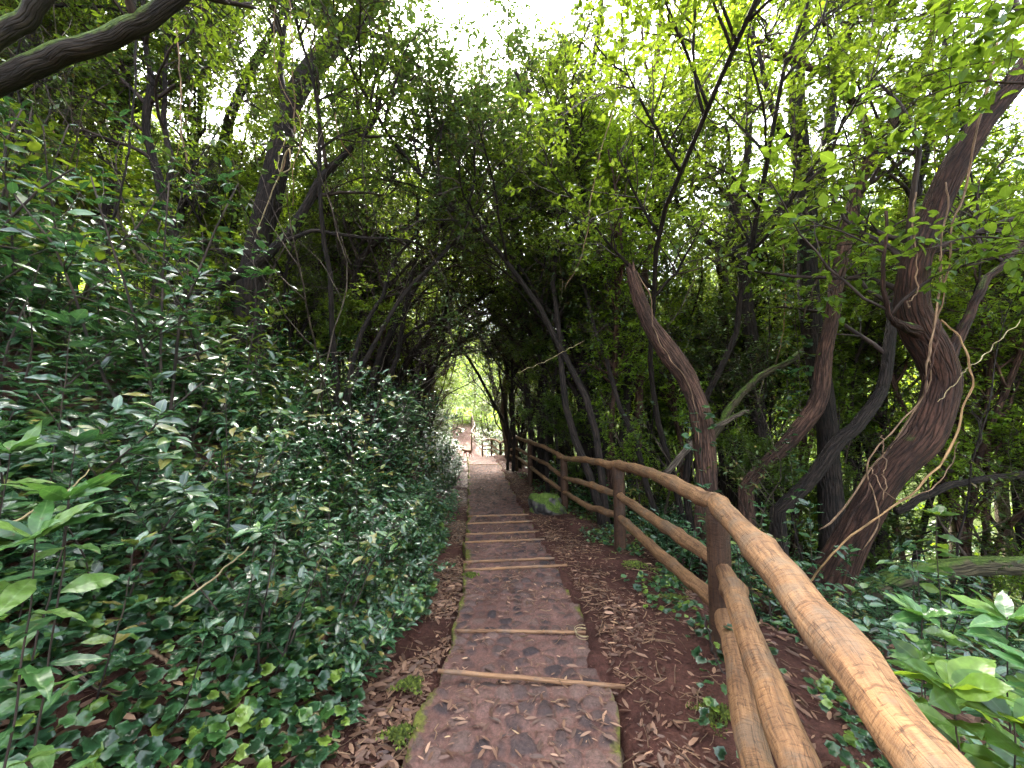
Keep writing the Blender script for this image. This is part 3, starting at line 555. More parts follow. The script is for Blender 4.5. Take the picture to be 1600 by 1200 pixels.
key_tree('leaning_companion', 'dark bare trunk leaning right, just left of the thick leaning tree', [(318, 330, 9, .17), (345, 240, 9, .16), (365, 170, 9, .15), (400, 95, 9, .13), (440, 20, 9, .1), (480, -80, 9, .06)], [], 'bark_dark', dict(n1=16, n2=90, n3=600, per=9, mat='tree_mid', t0=.4), rs=.7)
key_tree('low_branching_tree', 'low dark tree on the bank sprawling toward the path from the shrubs', [(300, 470, 6, .12), (350, 440, 6, .11), (400, 412, 6, .1), (440, 375, 6, .095), (475, 325, 6.1, .085), (505, 275, 6.2, .075), (548, 232, 6.3, .065), (583, 190, 6.4, .05), (600, 140, 6.4, .03)],
         [[(440, 378, 6, .05), (490, 362, 6, .04), (560, 372, 6.2, .035), (640, 378, 6.6, .025), (700, 405, 7, .015)]], 'bark_dark', dict(n1=10, n2=50, n3=220, per=7, mat='tree_dark', t0=.6, L1=(.6, 1.4)), rs=.7)
key_tree('upright_left_tree', 'upright dark trunk on the left bank under the mossy limb', [(160, 400, 7, .17), (172, 320, 7, .16), (180, 240, 7, .155), (192, 170, 7, .14), (205, 90, 7, .12), (215, 0, 7, .1), (225, -120, 7, .06)], [[(180, 240, 7, .08), (150, 150, 7.2, .06), (120, 40, 7.4, .04)]], 'bark_dark', dict(n1=20, n2=110, n3=700, per=9, mat='tree_mid', t0=.4), rs=.62)
key_tree('crooked_stem_tree', 'crooked thin dark tree with two stems beside the upright left trunk', [(285, 420, 6.5, .07), (262, 330, 6.5, .07), (240, 250, 6.5, .065), (228, 190, 6.5, .06), (236, 130, 6.5, .05), (225, 40, 6.5, .04), (232, -80, 6.5, .03)], [[(258, 315, 6.5, .05), (268, 250, 6.5, .045), (255, 180, 6.6, .04), (262, 80, 6.6, .03), (275, -30, 6.6, .02)]], 'bark_dark', dict(n1=14, n2=70, n3=450, per=9, mat='tree_dark', t0=.4))
key_tree('edge_left_tree', 'brown vine-hung tree at the left edge of the view', [(40, 420, 7.5, .17), (48, 300, 7.5, .16), (44, 200, 7.5, .14), (52, 90, 7.5, .12), (60, -40, 7.5, .1)], [[(46, 230, 7.5, .07), (90, 150, 7.5, .05), (110, 30, 7.5, .03)]], 'bark_dark', dict(n1=20, n2=100, n3=600, per=9, mat='tree_mid', t0=.35), rs=.6)
key_tree('mossy_limb_tree', 'near tree whose thick mossy limb crosses the upper left corner', [(-420, 900, 2.6, .2), (-380, 650, 2.7, .18), (-300, 400, 2.8, .17), (-190, 230, 2.9, .15), (-60, 155, 3.0, .12), (0, 128, 3.0, .105), (60, 98, 3.0, .1), (130, 72, 3.0, .1), (200, 45, 3.0, .092), (255, 12, 3.0, .08), (310, -35, 3.0, .07), (400, -140, 3.1, .05)], [[(-190, 235, 2.9, .11), (-90, 150, 2.9, .1), (0, 60, 2.9, .09), (60, 5, 2.9, .08), (120, -90, 2.9, .05)]], 'bark_moss', dict(n1=10, n2=22, n3=50, per=4, size=(.06, .1), mat='tree_mid', tpl=LAUREL, t0=.75, L1=(.3, .9)), 60, rs=.78, rough=.02)
# arching, twiggy trees over the far path
arch = [([(596, 668, 11, .1), (612, 620, 11, .095), (640, 560, 11, .09), (690, 505, 11, .08), (745, 470, 11, .06), (800, 440, 11, .035)], 'dark arching tree bending over the path from the left, lowest of the arch', 'bark_dark'),
        ([(575, 640, 10, .09), (590, 580, 10, .085), (610, 520, 10, .08), (632, 440, 10, .07), (690, 390, 10, .05), (760, 370, 10, .03)], 'twisted purple-brown tree forming the top of the path arch', 'bark_dark'),
        ([(640, 672, 13, .09), (662, 600, 13, .08), (715, 540, 13, .07), (770, 500, 13, .05), (820, 490, 13, .03)], 'slender arching tree behind the lowest arch stem', 'bark_dark'),
        ([(560, 600, 9, .1), (570, 520, 9, .09), (555, 430, 9, .08), (600, 370, 9, .06), (680, 350, 9, .04), (740, 380, 9, .02)], 'gnarled arching tree nearest the left bank shrubs', 'bark_dark'),
        ([(655, 668, 16, .1), (668, 590, 16, .09), (680, 500, 16, .08), (730, 430, 16, .06), (790, 410, 16, .03)], 'thin arching tree farthest along the left path edge', 'bark_dark'),
        ([(860, 690, 14, .12), (850, 580, 14, .11), (840, 470, 14, .09), (800, 380, 14, .06), (745, 330, 14, .03)], 'tree leaning left over the fence to meet the arch', 'bark_dark')]
for k, (tk, lab, bk) in enumerate(arch):
    lim = []
    for j in range(4):
        a = tk[1 + j % 4]; lim.append([a, (a[0] + rng.uniform(10, 60), a[1] - rng.uniform(30, 60), a[2] + rng.uniform(-.5, .5), a[3] * .5), (a[0] + rng.uniform(50, 150), a[1] - rng.uniform(40, 130), a[2] + rng.uniform(-1, 1), a[3] * .25)])
    key_tree('arching_tree', lab, tk, lim, bk, dict(n1=30, n2=240, n3=1300, per=(1, 2, 2, 1, 3, 5)[k], mat=('tree_mid', 'tree_dark', 'tree_lime', 'tree_dark', 'tree_lime', 'tree_mid')[k], t0=.3, L1=(.8, 2.2), size=(.03, .055)), group='trees arching over the path')
KN = list(KEY)
# fallen and leaning logs on the right
def log(name, lab, pts, mat, cat='log', n=30, rough=.05, group=None):
    p, r = resample([P(a, b, c) for a, b, c, _ in pts], [q[3] for q in pts], n, .012); c = p.mean(0)
    mb = MB(); tubes(mb, p - c, r, 12, rough=rough); o = link(name, mb.mesh(name, M[mat])); o.location = tuple(c); return tag(o, lab, cat, group)
log('fallen_log', 'mossy fallen trunk lying behind the gnarled tree at the right edge', [(1310, 955, 5.2, .12), (1380, 915, 5.1, .125), (1460, 892, 5.0, .12), (1530, 885, 5.0, .11), (1620, 880, 5.1, .1), (1760, 860, 5.4, .09)], 'bark_log')
log('fallen_branch', 'grey branch propped across the slope right of the snag', [(1105, 700, 6.8, .06), (1140, 640, 6.8, .065), (1185, 590, 6.9, .06), (1240, 560, 7, .05), (1300, 500, 7.2, .04)], 'bark_log', 'branch')
log('fallen_branch', 'thin leaning branch behind the middle rail near the snag foot', [(1040, 740, 6.2, .05), (1085, 690, 6.2, .045), (1130, 660, 6.2, .04), (1170, 640, 6.3, .03)], 'bark_grey', 'branch')
log('fallen_branch', 'dark branch lying level far right above the fallen trunk', [(1400, 800, 6, .05), (1480, 760, 6, .05), (1560, 745, 6, .045), (1680, 735, 6, .04)], 'bark_dark', 'branch')
# vines
def vine(lab, pts, r, mat='vine', sub=40, wig=.01):
    r *= .68
    p, rr = resample([P(*q) for q in pts], [r] * len(pts), sub, wig * 1.5); c = p.mean(0)
    rr = rr * (1 + .12 * rng.normal(0, 1, len(rr))); rr[-1] *= .4
    mb = MB(); tubes(mb, p - c, rr, 6); o = link('hanging_vine', mb.mesh('hanging_vine', M[mat])); o.location = tuple(c); tag(o, lab, 'vine', 'vines hanging in the trees')
vine('long pale vine running down the front of the gnarled tree', [(1560, 60, 3.6), (1524, 205, 3.72), (1506, 300, 3.82), (1491, 345, 3.85), (1484, 412, 3.87), (1465, 475, 3.86), (1461, 531, 3.84), (1450, 565, 3.84), (1442, 617, 3.86), (1394, 696, 3.86), (1360, 735, 3.9), (1311, 805, 4.0), (1285, 826, 4.0)], .014)
vine('second pale vine twisting beside the first on the gnarled tree', [(1478, 285, 3.9), (1482, 330, 3.88), (1470, 400, 3.86), (1475, 470, 3.86), (1455, 530, 3.84), (1448, 600, 3.86), (1410, 660, 3.86), (1370, 700, 3.88), (1355, 740, 3.9), (1372, 800, 3.95), (1350, 860, 4)], .01)
vine('reddish vine strand fanning over the lower bulge of the gnarled tree', [(1470, 500, 3.85), (1455, 570, 3.84), (1435, 640, 3.84), (1400, 690, 3.84), (1378, 720, 3.86), (1358, 760, 3.9), (1320, 830, 4.0)], .012, 'bark_red')
vine('short vine dangling from the left stub of the gnarled tree', [(1432, 300, 3.8), (1428, 380, 3.8), (1434, 440, 3.78), (1425, 470, 3.75), (1418, 482, 3.7)], .009)
vine('orange vine swooping in a long arc in front of the gnarled tree', [(1470, 500, 3.6), (1499, 531, 3.5), (1517, 576, 3.4), (1510, 625, 3.4), (1491, 692, 3.4), (1450, 745, 3.4), (1390, 794, 3.4), (1326, 842, 3.4), (1285, 880, 3.5), (1265, 915, 3.6)], .012, 'vine_orange')
vine('thin loose vine loop below the orange arc', [(1500, 690, 3.45), (1478, 740, 3.5), (1450, 765, 3.5), (1400, 780, 3.5), (1370, 745, 3.7), (1358, 730, 3.8)], .006)
vine('pale shoot crossing the lower gnarled trunk at a slant', [(1465, 628, 3.6), (1500, 588, 3.5), (1530, 560, 3.5), (1600, 500, 3.6)], .006, 'stick')
vine('short upright vine hanging before the gnarled tree foot', [(1378, 680, 3.8), (1382, 720, 3.8), (1380, 780, 3.8)], .007)
vine('thick vine dangling down the left leaning tree', [(450, -40, 6.2), (455, 40, 6.2), (458, 110, 6.3), (461, 170, 6.4), (458, 215, 6.4), (448, 245, 6.5), (436, 285, 6.5)], .018)
vine('pale looped vine on the left leaning tree', [(445, 215, 6.4), (436, 245, 6.4), (438, 270, 6.3), (452, 262, 6.3), (450, 232, 6.3), (430, 290, 6.4), (410, 330, 6.4), (400, 370, 6.5)], .014, 'stick')
vine('slack vine swinging right of the left leaning tree', [(470, -30, 6), (480, 40, 6), (500, 95, 6), (520, 150, 6), (528, 210, 6), (560, 260, 6.2)], .014)
vine('thin vine hanging far left of the leaning companion', [(316, -30, 6.5), (312, 60, 6.5), (300, 150, 6.5), (270, 260, 6.5), (220, 350, 6.5)], .009)
vine('dark rod-like stem slanting up through the left shrubs', [(150, 440, 4.6), (165, 380, 4.6), (180, 330, 4.6), (196, 270, 4.6), (206, 200, 4.6), (212, 60, 4.6), (214, -60, 4.6)], .016, 'bark_dark')
vine('thin vertical vine hanging among the right middle trees', [(1203, 430, 7), (1202, 500, 7), (1196, 600, 7), (1190, 650, 7)], .016, 'bark_dark')
vine('long thin stem arching down toward the broken snag', [(808, -30, 8), (830, 110, 8), (850, 200, 8), (900, 290, 8), (950, 380, 8)], .015, 'bark_dark')
vine('pale thin shoot slanting above the fence in the middle distance', [(808, 582, 7), (850, 565, 7), (880, 550, 7), (912, 532, 7)], .007, 'stick')
vine('thin twisting vine clinging to the broken snag', [(996, 425, 4.75), (1018, 470, 4.75), (1020, 510, 4.72), (1045, 560, 4.72), (1075, 600, 4.74), (1088, 650, 4.75), (1092, 690, 4.75)], .008)
for k in range(9):
    x0 = 60 + k * 62 + rng.uniform(-20, 20); d = rng.uniform(5, 8); dx = rng.uniform(-70, 70); m = rng.uniform(280, 420)
    vine(f'thin slack vine strung through the left trees, {("first","second","third","fourth","fifth","sixth","seventh","eighth","ninth")[k]} from the left', [(x0, -60, d), (x0 + dx * .3 + rng.uniform(-20, 20), m * .3, d), (x0 + dx * .6 + rng.uniform(-25, 25), m * .6, d), (x0 + dx + rng.uniform(-20, 20), m * .85, d), (x0 + dx * 1.4, m, d + .3)], rng.uniform(.008, .016), ('vine', 'bark_grey', 'bark_dark')[k % 3])
for k in range(9):
    x0 = 900 + k * 78 + rng.uniform(-20, 20); d = rng.uniform(4.6, 8); dx = rng.uniform(-80, 80); m = rng.uniform(380, 620)
    vine(f'thin slack vine strung through the right trees, {("first","second","third","fourth","fifth","sixth","seventh","eighth","ninth")[k]} from the left', [(x0, -60, d), (x0 + dx * .3 + rng.uniform(-20, 20), m * .3, d), (x0 + dx * .6 + rng.uniform(-25, 25), m * .6, d), (x0 + dx + rng.uniform(-20, 20), m * .85, d), (x0 + dx * 1.4, m, d + .3)], rng.uniform(.008, .016), ('bark_grey', 'vine', 'bark_dark')[k % 3])
# ------------------------------------------------------------------ tree prototypes
def proto_tree(name, stems, H, lean, r, n1, n2, n3, per, size, leaf, bark, t0, L1, L2, L3, up1=.3, tpl=DIAM, seed=0, wander=.07, spread0=.25, lift=0):
    global rng; rng = np.random.default_rng(seed)
    root = bpy.data.objects.new(name, None)
    n = 16; out = np.empty((stems, n, 3)); a = rng.uniform(0, 2 * PI, stems); D = nrm(np.stack([np.cos(a) * lean, np.sin(a) * lean, np.ones(stems)], -1)); hh = rng.uniform(.75, 1.0, stems) * H
    out[:, 0] = np.stack([np.cos(a) * spread0 * (stems > 1), np.sin(a) * spread0 * (stems > 1), np.full(stems, -.3)], -1)
    for j in range(1, n): out[:, j] = out[:, j - 1] + D * (hh / (n - 1))[:, None]; D = nrm(D + rng.normal(0, wander * 1.6, (stems, 3)) + V3(0, 0, .04))
    R = r * rng.uniform(.7, 1, (stems, 1)) * np.linspace(1.1, .3, n)[None]
    mt = MB(); tubes(mt, out, R, 8, rough=.04)
    A, Ar = sprout(out, R, n1, t0, 1, L1, .6, up1, .14, 9, r * .45, lift=lift); tubes(mt, A, Ar, 5)
    tr = link('trunk', mt.mesh(name + '_trunk', M[bark]), root)
    mb = MB(); B, Br = sprout(A, Ar, n2, .2, 1, L2, .6, .1, .2, 6, .012); tubes(mb, B, Br, 3, cap=False)
    D3, Dr = sprout(B, Br, n3, .15, 1, L3, .6, .05, .22, 4, .0045); tubes(mb, D3, Dr, 3, cap=False)
    twig_leaves(mb, D3, per, size, tpl, 1)
    cr = link('crown', mb.mesh(name + '_crown', [M['twig'], M[leaf]]), root)
    C.objects.unlink(tr); C.objects.unlink(cr)
    return (root, tr, cr)
def place(proto, x, y, rz, s, lab, cat, group=None, sx=None, dz=-.05, name=None, tilt=(0, 0)):
    root = proto[0]; r = root.copy(); C.objects.link(r)
    if name: r.name = name
    r.location = (x, y, float(G(x, y)) + dz); r.rotation_euler = (tilt[0], tilt[1], rz); r.scale = (sx or s, sx or s, s); tag(r, lab, cat, group)
    for ch in proto[1:]:
        c = ch.copy(); C.objects.link(c); c.parent = r
        c.name = ch.name.split('.')[0]
    return r
TALL = [proto_tree('laurel_tree', 2, 11.5, .12, .12, 34, 260, 1700, 9, (.06, .1), 'tree_dark', 'bark_dark', .28, (1.2, 2.8), (.6, 1.3), (.3, .6), seed=1),
        proto_tree('laurel_tree', 3, 10.5, .16, .1, 40, 300, 1900, 9, (.055, .09), 'tree_mid', 'bark_dark', .22, (1.0, 2.4), (.6, 1.2), (.3, .6), seed=2),
        proto_tree('laurel_tree', 1, 12.5, .08, .15, 32, 260, 1700, 10, (.06, .1), 'tree_lime', 'bark_grey', .3, (1.4, 3.0), (.6, 1.3), (.3, .6), seed=3),
        proto_tree('laurel_tree', 4, 9.0, .25, .08, 40, 280, 1800, 9, (.05, .08), 'tree_mid', 'bark_red', .2, (.8, 2.0), (.5, 1.1), (.3, .6), seed=4)]
HEATH = [proto_tree('tree_heath', 8, 6.5, .3, .05, 60, 380, 2000, 2, (.03, .05), 'tree_dark', 'bark_dark', .15, (.6, 1.6), (.4, .9), (.25, .5), seed=5, wander=.1),
         proto_tree('tree_heath', 11, 7.5, .22, .045, 60, 380, 2000, 3, (.03, .05), 'tree_mid', 'bark_dark', .2, (.6, 1.5), (.4, .9), (.25, .5), seed=6, wander=.1)]
UNDER = [proto_tree('understory_tree', 3, 4.6, .25, .045, 26, 130, 640, 10, (.075, .12), 'tree_mid', 'bark_dark', .12, (.5, 1.3), (.35, .8), (.2, .45), seed=7),
         proto_tree('understory_tree', 4, 3.6, .3, .035, 26, 130, 600, 10, (.075, .12), 'tree_dark', 'bark_dark', .1, (.4, 1.1), (.3, .7), (.2, .4), seed=8),
         proto_tree('understory_tree', 3, 5.2, .22, .045, 26, 130, 640, 10, (.075, .11), 'tree_lime', 'bark_grey', .15, (.5, 1.3), (.35, .8), (.2, .45), seed=9)]
POLE = [proto_tree('slender_tree', 2, 11, .05, .07, 60, 300, 1500, 10, (.07, .115), 'tree_mid', 'bark_dark', .3, (.4, 1.2), (.3, .7), (.2, .45), seed=10, wander=.05),
        proto_tree('slender_tree', 1, 12, .08, .09, 60, 300, 1500, 10, (.07, .11), 'tree_dark', 'bark_dark', .3, (.5, 1.4), (.3, .8), (.2, .45), seed=12, wander=.05),
        proto_tree('slender_tree', 2, 10, .07, .06, 50, 280, 1400, 10, (.07, .11), 'tree_lime', 'bark_red', .35, (.5, 1.3), (.3, .8), (.2, .45), seed=13, wander=.05)]
STEMS = [proto_tree('dark_stemmed_tree', 4, 9, .13, .05, 26, 150, 750, 10, (.07, .11), 'tree_mid', 'bark_dark', .5, (.6, 1.6), (.4, .9), (.25, .5), seed=21, wander=.09),
         proto_tree('dark_stemmed_tree', 6, 8, .18, .04, 26, 150, 750, 10, (.07, .11), 'tree_dark', 'bark_dark', .5, (.6, 1.6), (.4, .9), (.25, .5), seed=22, wander=.1)]
CAN = [proto_tree('high_crowned_tree', 2, 11.5, .1, .085, 30, 260, 1500, 11, (.065, .105), 'tree_dark', 'bark_dark', .58, (1.2, 2.6), (.6, 1.3), (.3, .6), seed=24, wander=.08),
       proto_tree('high_crowned_tree', 3, 10.5, .14, .07, 30, 260, 1500, 11, (.065, .1), 'tree_mid', 'bark_dark', .58, (1.0, 2.4), (.6, 1.2), (.3, .6), seed=25, wander=.09)]
rng = np.random.default_rng(77)
ORD = ['first', 'second', 'third', 'fourth', 'fifth', 'sixth', 'seventh', 'eighth', 'ninth', 'tenth', 'eleventh', 'twelfth', 'thirteenth', 'fourteenth', 'fifteenth', 'sixteenth', 'seventeenth', 'eighteenth', 'nineteenth', 'twentieth']
placed = list(KN)
def scatter(n, side, ya, yb, wa, wb, mind):
    res = []; tries = 0
    while len(res) < n and tries < 4000:
        tries += 1; y = rng.uniform(ya, yb) if yb - ya < 6 else ya + (yb - ya) * rng.random() ** .8; w = rng.uniform(wa, wb)
        x = (xl(y) - .3 - w) if side < 0 else (fx(y) + w)
        if all((x - a) ** 2 + (y - b) ** 2 > mind ** 2 for a, b in placed): placed.append((x, y)); res.append((x, y))
    return res
def zone(spots, protos, s, lab, cat, group, sxf=(.9, 1.15)):
    spots = sorted(spots, key=lambda q: q[0] / q[1])
    for k, (x, y) in enumerate(spots):
        pr = protos[int(rng.integers(len(protos)))]; sc = rng.uniform(*s)
        place(pr, x, y, rng.uniform(0, 6.28), sc, lab % ORD[min(k, 19)], cat, group, sx=sc * rng.uniform(*sxf))
def fixed(spots, protos, cat, group):
    for k, (px, d, pi, sc, lab) in enumerate(spots):
        x = (px - 800) / F * d; placed.append((x, d)); place(protos[pi], x, d, k * 1.7, sc, lab, cat, group)
fixed([(790, 13, 0, .95, 'slender leafy tree first behind the far fence posts'), (838, 11.5, 1, .95, 'slender dark-stemmed leafy tree behind the fourth fence post'), (872, 9.6, 0, .95, 'slender leafy tree left of the ivy-clad tree'), (955, 8.6, 2, .95, 'slender lime-leaved tree left of the broken snag'),
       (985, 11, 1, 1.0, 'slender dark leafy tree seen behind the broken snag top'), (1075, 9.5, 2, 1.0, 'slender lime-leaved tree between the snag and the wishbone tree'), (1130, 11, 0, 1.0, 'slender leafy tree just left of the wishbone tree'), (1215, 9.2, 2, 1.0, 'slender lime-leaved tree between the wishbone and forked trees'),
       (1345, 8.2, 0, .95, 'slender leafy tree behind the leaning dark tree'), (1420, 9.5, 2, 1.0, 'slender lime-leaved tree just left of the gnarled trunk'), (1530, 7.5, 2, .9, 'slender lime-leaved tree right of the gnarled trunk'), (1590, 9, 0, 1., 'slender leafy tree at the right edge of the view')], POLE, 'tree', 'slender trees behind the fence')
fixed([(560, 11, 1, .9, 'slender dark leafy tree at the left of the path arch'), (500, 9.5, 0, .85, 'slender leafy tree right of the left leaning tree'), (360, 9, 0, .9, 'slender leafy tree behind the left leaning companion'), (240, 8, 1, .85, 'slender dark leafy tree behind the crooked stems'), (110, 8.5, 0, .9, 'slender leafy tree between the two brown left trunks'), (10, 7.5, 2, .85, 'slender lime-leaved tree at the left edge of the view'), (640, 15, 2, 1.05, 'slender lime-leaved tree over the far left path edge')], POLE, 'tree', 'slender trees on the left bank')
fixed([(686, 26, 1, 1.0, 'bushy small tree narrowing the far path on its left'), (678, 33, 0, 1.3, 'bushy tree at the left mouth of the far path'), (792, 26, 1, 1.1, 'bushy small tree narrowing the far path on its right'), (770, 41, 0, 1.3, 'bushy tree at the right mouth of the far path'), (664, 20, 1, .9, 'bushy small tree on the left bank short of the dog'), (694, 44, 2, 1.3, 'lime bush tree at the far left corner of the railing')], UNDER, 'small tree', 'bushy trees at the far path')
fixed([(668, 19, 2, 1.22, 'tall lime-leaved tree left of the far path, under the sky gap'), (690, 33, 2, 1.15, 'tall lime-leaved tree whose crown closes the far end of the path'), (796, 17, 2, 1.15, 'tall lime-leaved tree right of the far path beyond the fence'), (672, 28, 3, 1.6, 'tall red-barked tree deep along the left of the far path'), (804, 24, 1, 1.4, 'tall tree deep along the right of the far path'), (652, 24, 2, 1.4, 'tall pale tree deep in the left wood near the path'), (690, 57, 0, 2.2, 'very tall far tree above the left end of the far railing')], TALL, 'tree', 'tall trees along the far path')
fixed([(948, 9.4, 1, 1.05, 'full-crowned tree close behind the third fence post'), (1190, 10.6, 0, 1.1, 'full-crowned tree rising between the snag and the forked tree'), (1500, 7.6, 3, 1.0, 'full-crowned tree down the slope behind the gnarled tree'), (1340, 9.6, 1, 1.05, 'full-crowned tree behind the curving and leaning trees'),
       (555, 11, 3, .95, 'full-crowned tree on the bank left of the path arch')], TALL, 'tree', 'full-crowned trees over the path')
fixed([(1010, 8.0, 2, .62, 'small lime-leaved tree behind the fence left of the broken snag'), (1128, 7.2, 0, .6, 'small leafy tree between the broken snag and the curving trunk'), (1235, 8.2, 2, .72, 'small lime-leaved tree behind the curving trunk'), (1365, 7.0, 0, .66, 'small leafy tree between the leaning and gnarled trunks'), (905, 9.6, 0, .7, 'small leafy tree behind the third fence post'), (600, 12.5, 2, .8, 'small lime-leaved tree under the left of the arch'), (1560, 6.6, 2, .7, 'small lime-leaved tree right of the gnarled tree foot')], UNDER, 'small tree', 'small leafy trees near the fence')
fixed([(962, 6.7, 0, .95, 'high-crowned tree nearest the fence, behind the third post'), (985, 8.4, 1, 1.0, 'high-crowned tree with thin stems left of the broken snag'), (1062, 7.2, 1, .95, 'high-crowned tree just right of the broken snag'), (1135, 9.6, 0, 1.0, 'high-crowned tree left of the wishbone tree'),
       (1395, 7.4, 1, .95, 'high-crowned tree between the leaning and gnarled trees'), (850, 11.6, 0, 1.05, 'high-crowned tree by the fence bend'), (555, 8.6, 0, .85, 'high-crowned tree left of the path behind the tall shrubs'), (505, 6.9, 1, .85, 'high-crowned tree among the tall left shrubs'), (1240, 10.8, 1, 1.1, 'high-crowned tree behind the forked tree'), (820, 15, 1, 1.2, 'high-crowned tree beyond the fence bend')], CAN, 'tree', 'high-crowned trees')
zone(scatter(24, 1, 9, 17, 1.0, 7, .7), STEMS, (.85, 1.15), 'cluster-stemmed dark tree behind the fence, %s from the left', 'tree', 'dark-stemmed trees')
zone(scatter(16, -1, 9.5, 16, 1.5, 7, .7), STEMS, (.8, 1.1), 'cluster-stemmed dark tree on the left bank, %s from the left', 'tree', 'dark-stemmed trees')
zone(scatter(9, -1, 10, 15, 2.6, 7, 1.2), TALL, (.8, 1.0), 'leafy tree on the left bank beyond the leaning tree, %s from the left', 'tree', 'trees on the left bank')
zone(scatter(9, -1, 4.5, 9, 6, 12, 1.3), TALL, (.8, 1.0), 'leafy tree high on the left bank behind the shrubs, %s from the left', 'tree', 'trees on the left bank')
zone(scatter(13, -1, 13, 26, 2.0, 9, 1.6), TALL, (.85, 1.1), 'tree in the left wood beside the far path, %s from the left', 'tree', 'trees on the left bank')
zone(scatter(14, -1, 12, 28, 9, 24, 2), TALL, (.9, 1.2), 'distant tree up the left hillside, %s from the left', 'tree', 'trees on the left bank')
zone(scatter(7, -1, 7, 20, 1.4, 4, 1.1), HEATH, (.7, .95), 'twiggy many-stemmed tree heath left of the path, %s from the left', 'tree', 'tree heaths')
zone(scatter(9, 1, 9, 20, 1.0, 3.6, 1.1), HEATH, (.8, 1.15), 'twiggy many-stemmed tree heath close behind the fence, %s from the left', 'tree', 'tree heaths')
zone(scatter(11, 1, 9, 17, 1.6, 8, 1.4), TALL, (.85, 1.1), 'leafy tree behind the fence in the middle distance, %s from the left', 'tree', 'trees right of the fence')
zone(scatter(12, 1, 5.5, 12, 7.5, 14, 1.5), TALL, (.8, 1.05), 'leafy tree down the right slope beyond the gnarled tree, %s from the left', 'tree', 'trees right of the fence')
zone(scatter(16, 1, 17, 30, 1.5, 16, 1.9), TALL, (.85, 1.15), 'distant tree in the right wood, %s from the left', 'tree', 'trees right of the fence')
zone(scatter(11, 1, 7, 16, 2, 9, 1.1), UNDER, (.7, 1.0), 'small bushy tree under the taller trees behind the fence, %s from the left', 'small tree', 'understory trees')
zone(scatter(9, 1, 16, 28, 1.2, 12, 1.4), UNDER, (.9, 1.2), 'small bushy tree deep in the right wood, %s from the left', 'small tree', 'understory trees')
zone(scatter(10, -1, 6, 12, 3, 9, 1.0), UNDER, (.6, .9), 'small bushy tree behind the shrubs of the left bank, %s from the left', 'small tree', 'understory trees')
zone(scatter(8, -1, 13, 24, 1.6, 7, 1.2), UNDER, (.8, 1.1), 'small bushy tree beside the far path on the left, %s from the left', 'small tree', 'understory trees')
for k, (x, y, s, lab) in enumerate([(-5.4, 56, 1.2, 'sunlit lime-green tree straight beyond the far railing'), (-9.5, 54, 1.1, 'sunlit tree left of the far railing'), (-1.5, 55, 1.2, 'sunlit tree right of the far railing')]):
    place(TALL[2] if k != 1 else TALL[1], x, y, k * 2., s, lab, 'tree')
place(UNDER[2], -4.6, 52.5, 1.0, .8, 'bright lime bush right behind the far railing', 'small tree'); place(UNDER[2], -6.7, 52.8, 2.0, .75, 'bright lime bush at the left end of the far railing', 'small tree')
THIN = [proto_tree('thin_sapling', 1, 5.5, .25, .018, 9, 26, 60, 4, (.05, .08), 'tree_mid', 'bark_dark', .35, (.4, 1.3), (.2, .6), (.1, .3), seed=51, wander=.11), proto_tree('thin_sapling', 2, 4.6, .35, .014, 10, 26, 50, 5, (.05, .08), 'tree_dark', 'bark_grey', .3, (.4, 1.2), (.2, .6), (.1, .3), seed=52, wander=.12)]
rng = np.random.default_rng(53)
zone(scatter(20, -1, 4.2, 10, 1.6, 7, .5), THIN, (.8, 1.3), 'thin almost bare sapling on the left bank, %s from the left', 'sapling', 'thin saplings')
zone(scatter(20, 1, 5, 11, 1.2, 8, .5), THIN, (.8, 1.3), 'thin almost bare sapling behind the fence, %s from the left', 'sapling', 'thin saplings')
# ------------------------------------------------------------------ far woodland: one mass
mb = MB(); n = 150000
x = rng.uniform(-60, 75, n); y = rng.uniform(28, 95, n)
keep = (np.hypot(x, y) > 30) & ((x < fx(y) + 200)) & ~((x > xl(y) - 2.5) & (x < fx(y) + 1.5) & (y < 50.5))
x2 = np.concatenate([x[keep], rng.uniform(11, 60, 60000), rng.uniform(-55, -24, 30000)]); y2 = np.concatenate([y[keep], rng.uniform(2, 34, 60000), rng.uniform(2, 32, 30000)])
n = len(x2); cl = np.sin(x2 * .9 + np.sin(y2 * .5) * 2) * np.sin(y2 * .8 + np.sin(x2 * .6)) ; h = (rng.random(n) ** .8) * (8.5 + 3.5 * cl)
S = np.stack([x2, y2, G(x2, y2) + h + rng.normal(0, .2, n)], -1)
leaves(mb, S, rng.normal(0, 1, (n, 3)), nrm(rng.normal(0, .6, (n, 3)) + V3(0, 0, 1)), rng.uniform(.16, .36, n), DIAM, 0, 1.3)
tag(link('far_woodland', mb.mesh('far_woodland', M['tree_lime'])), kind='stuff')
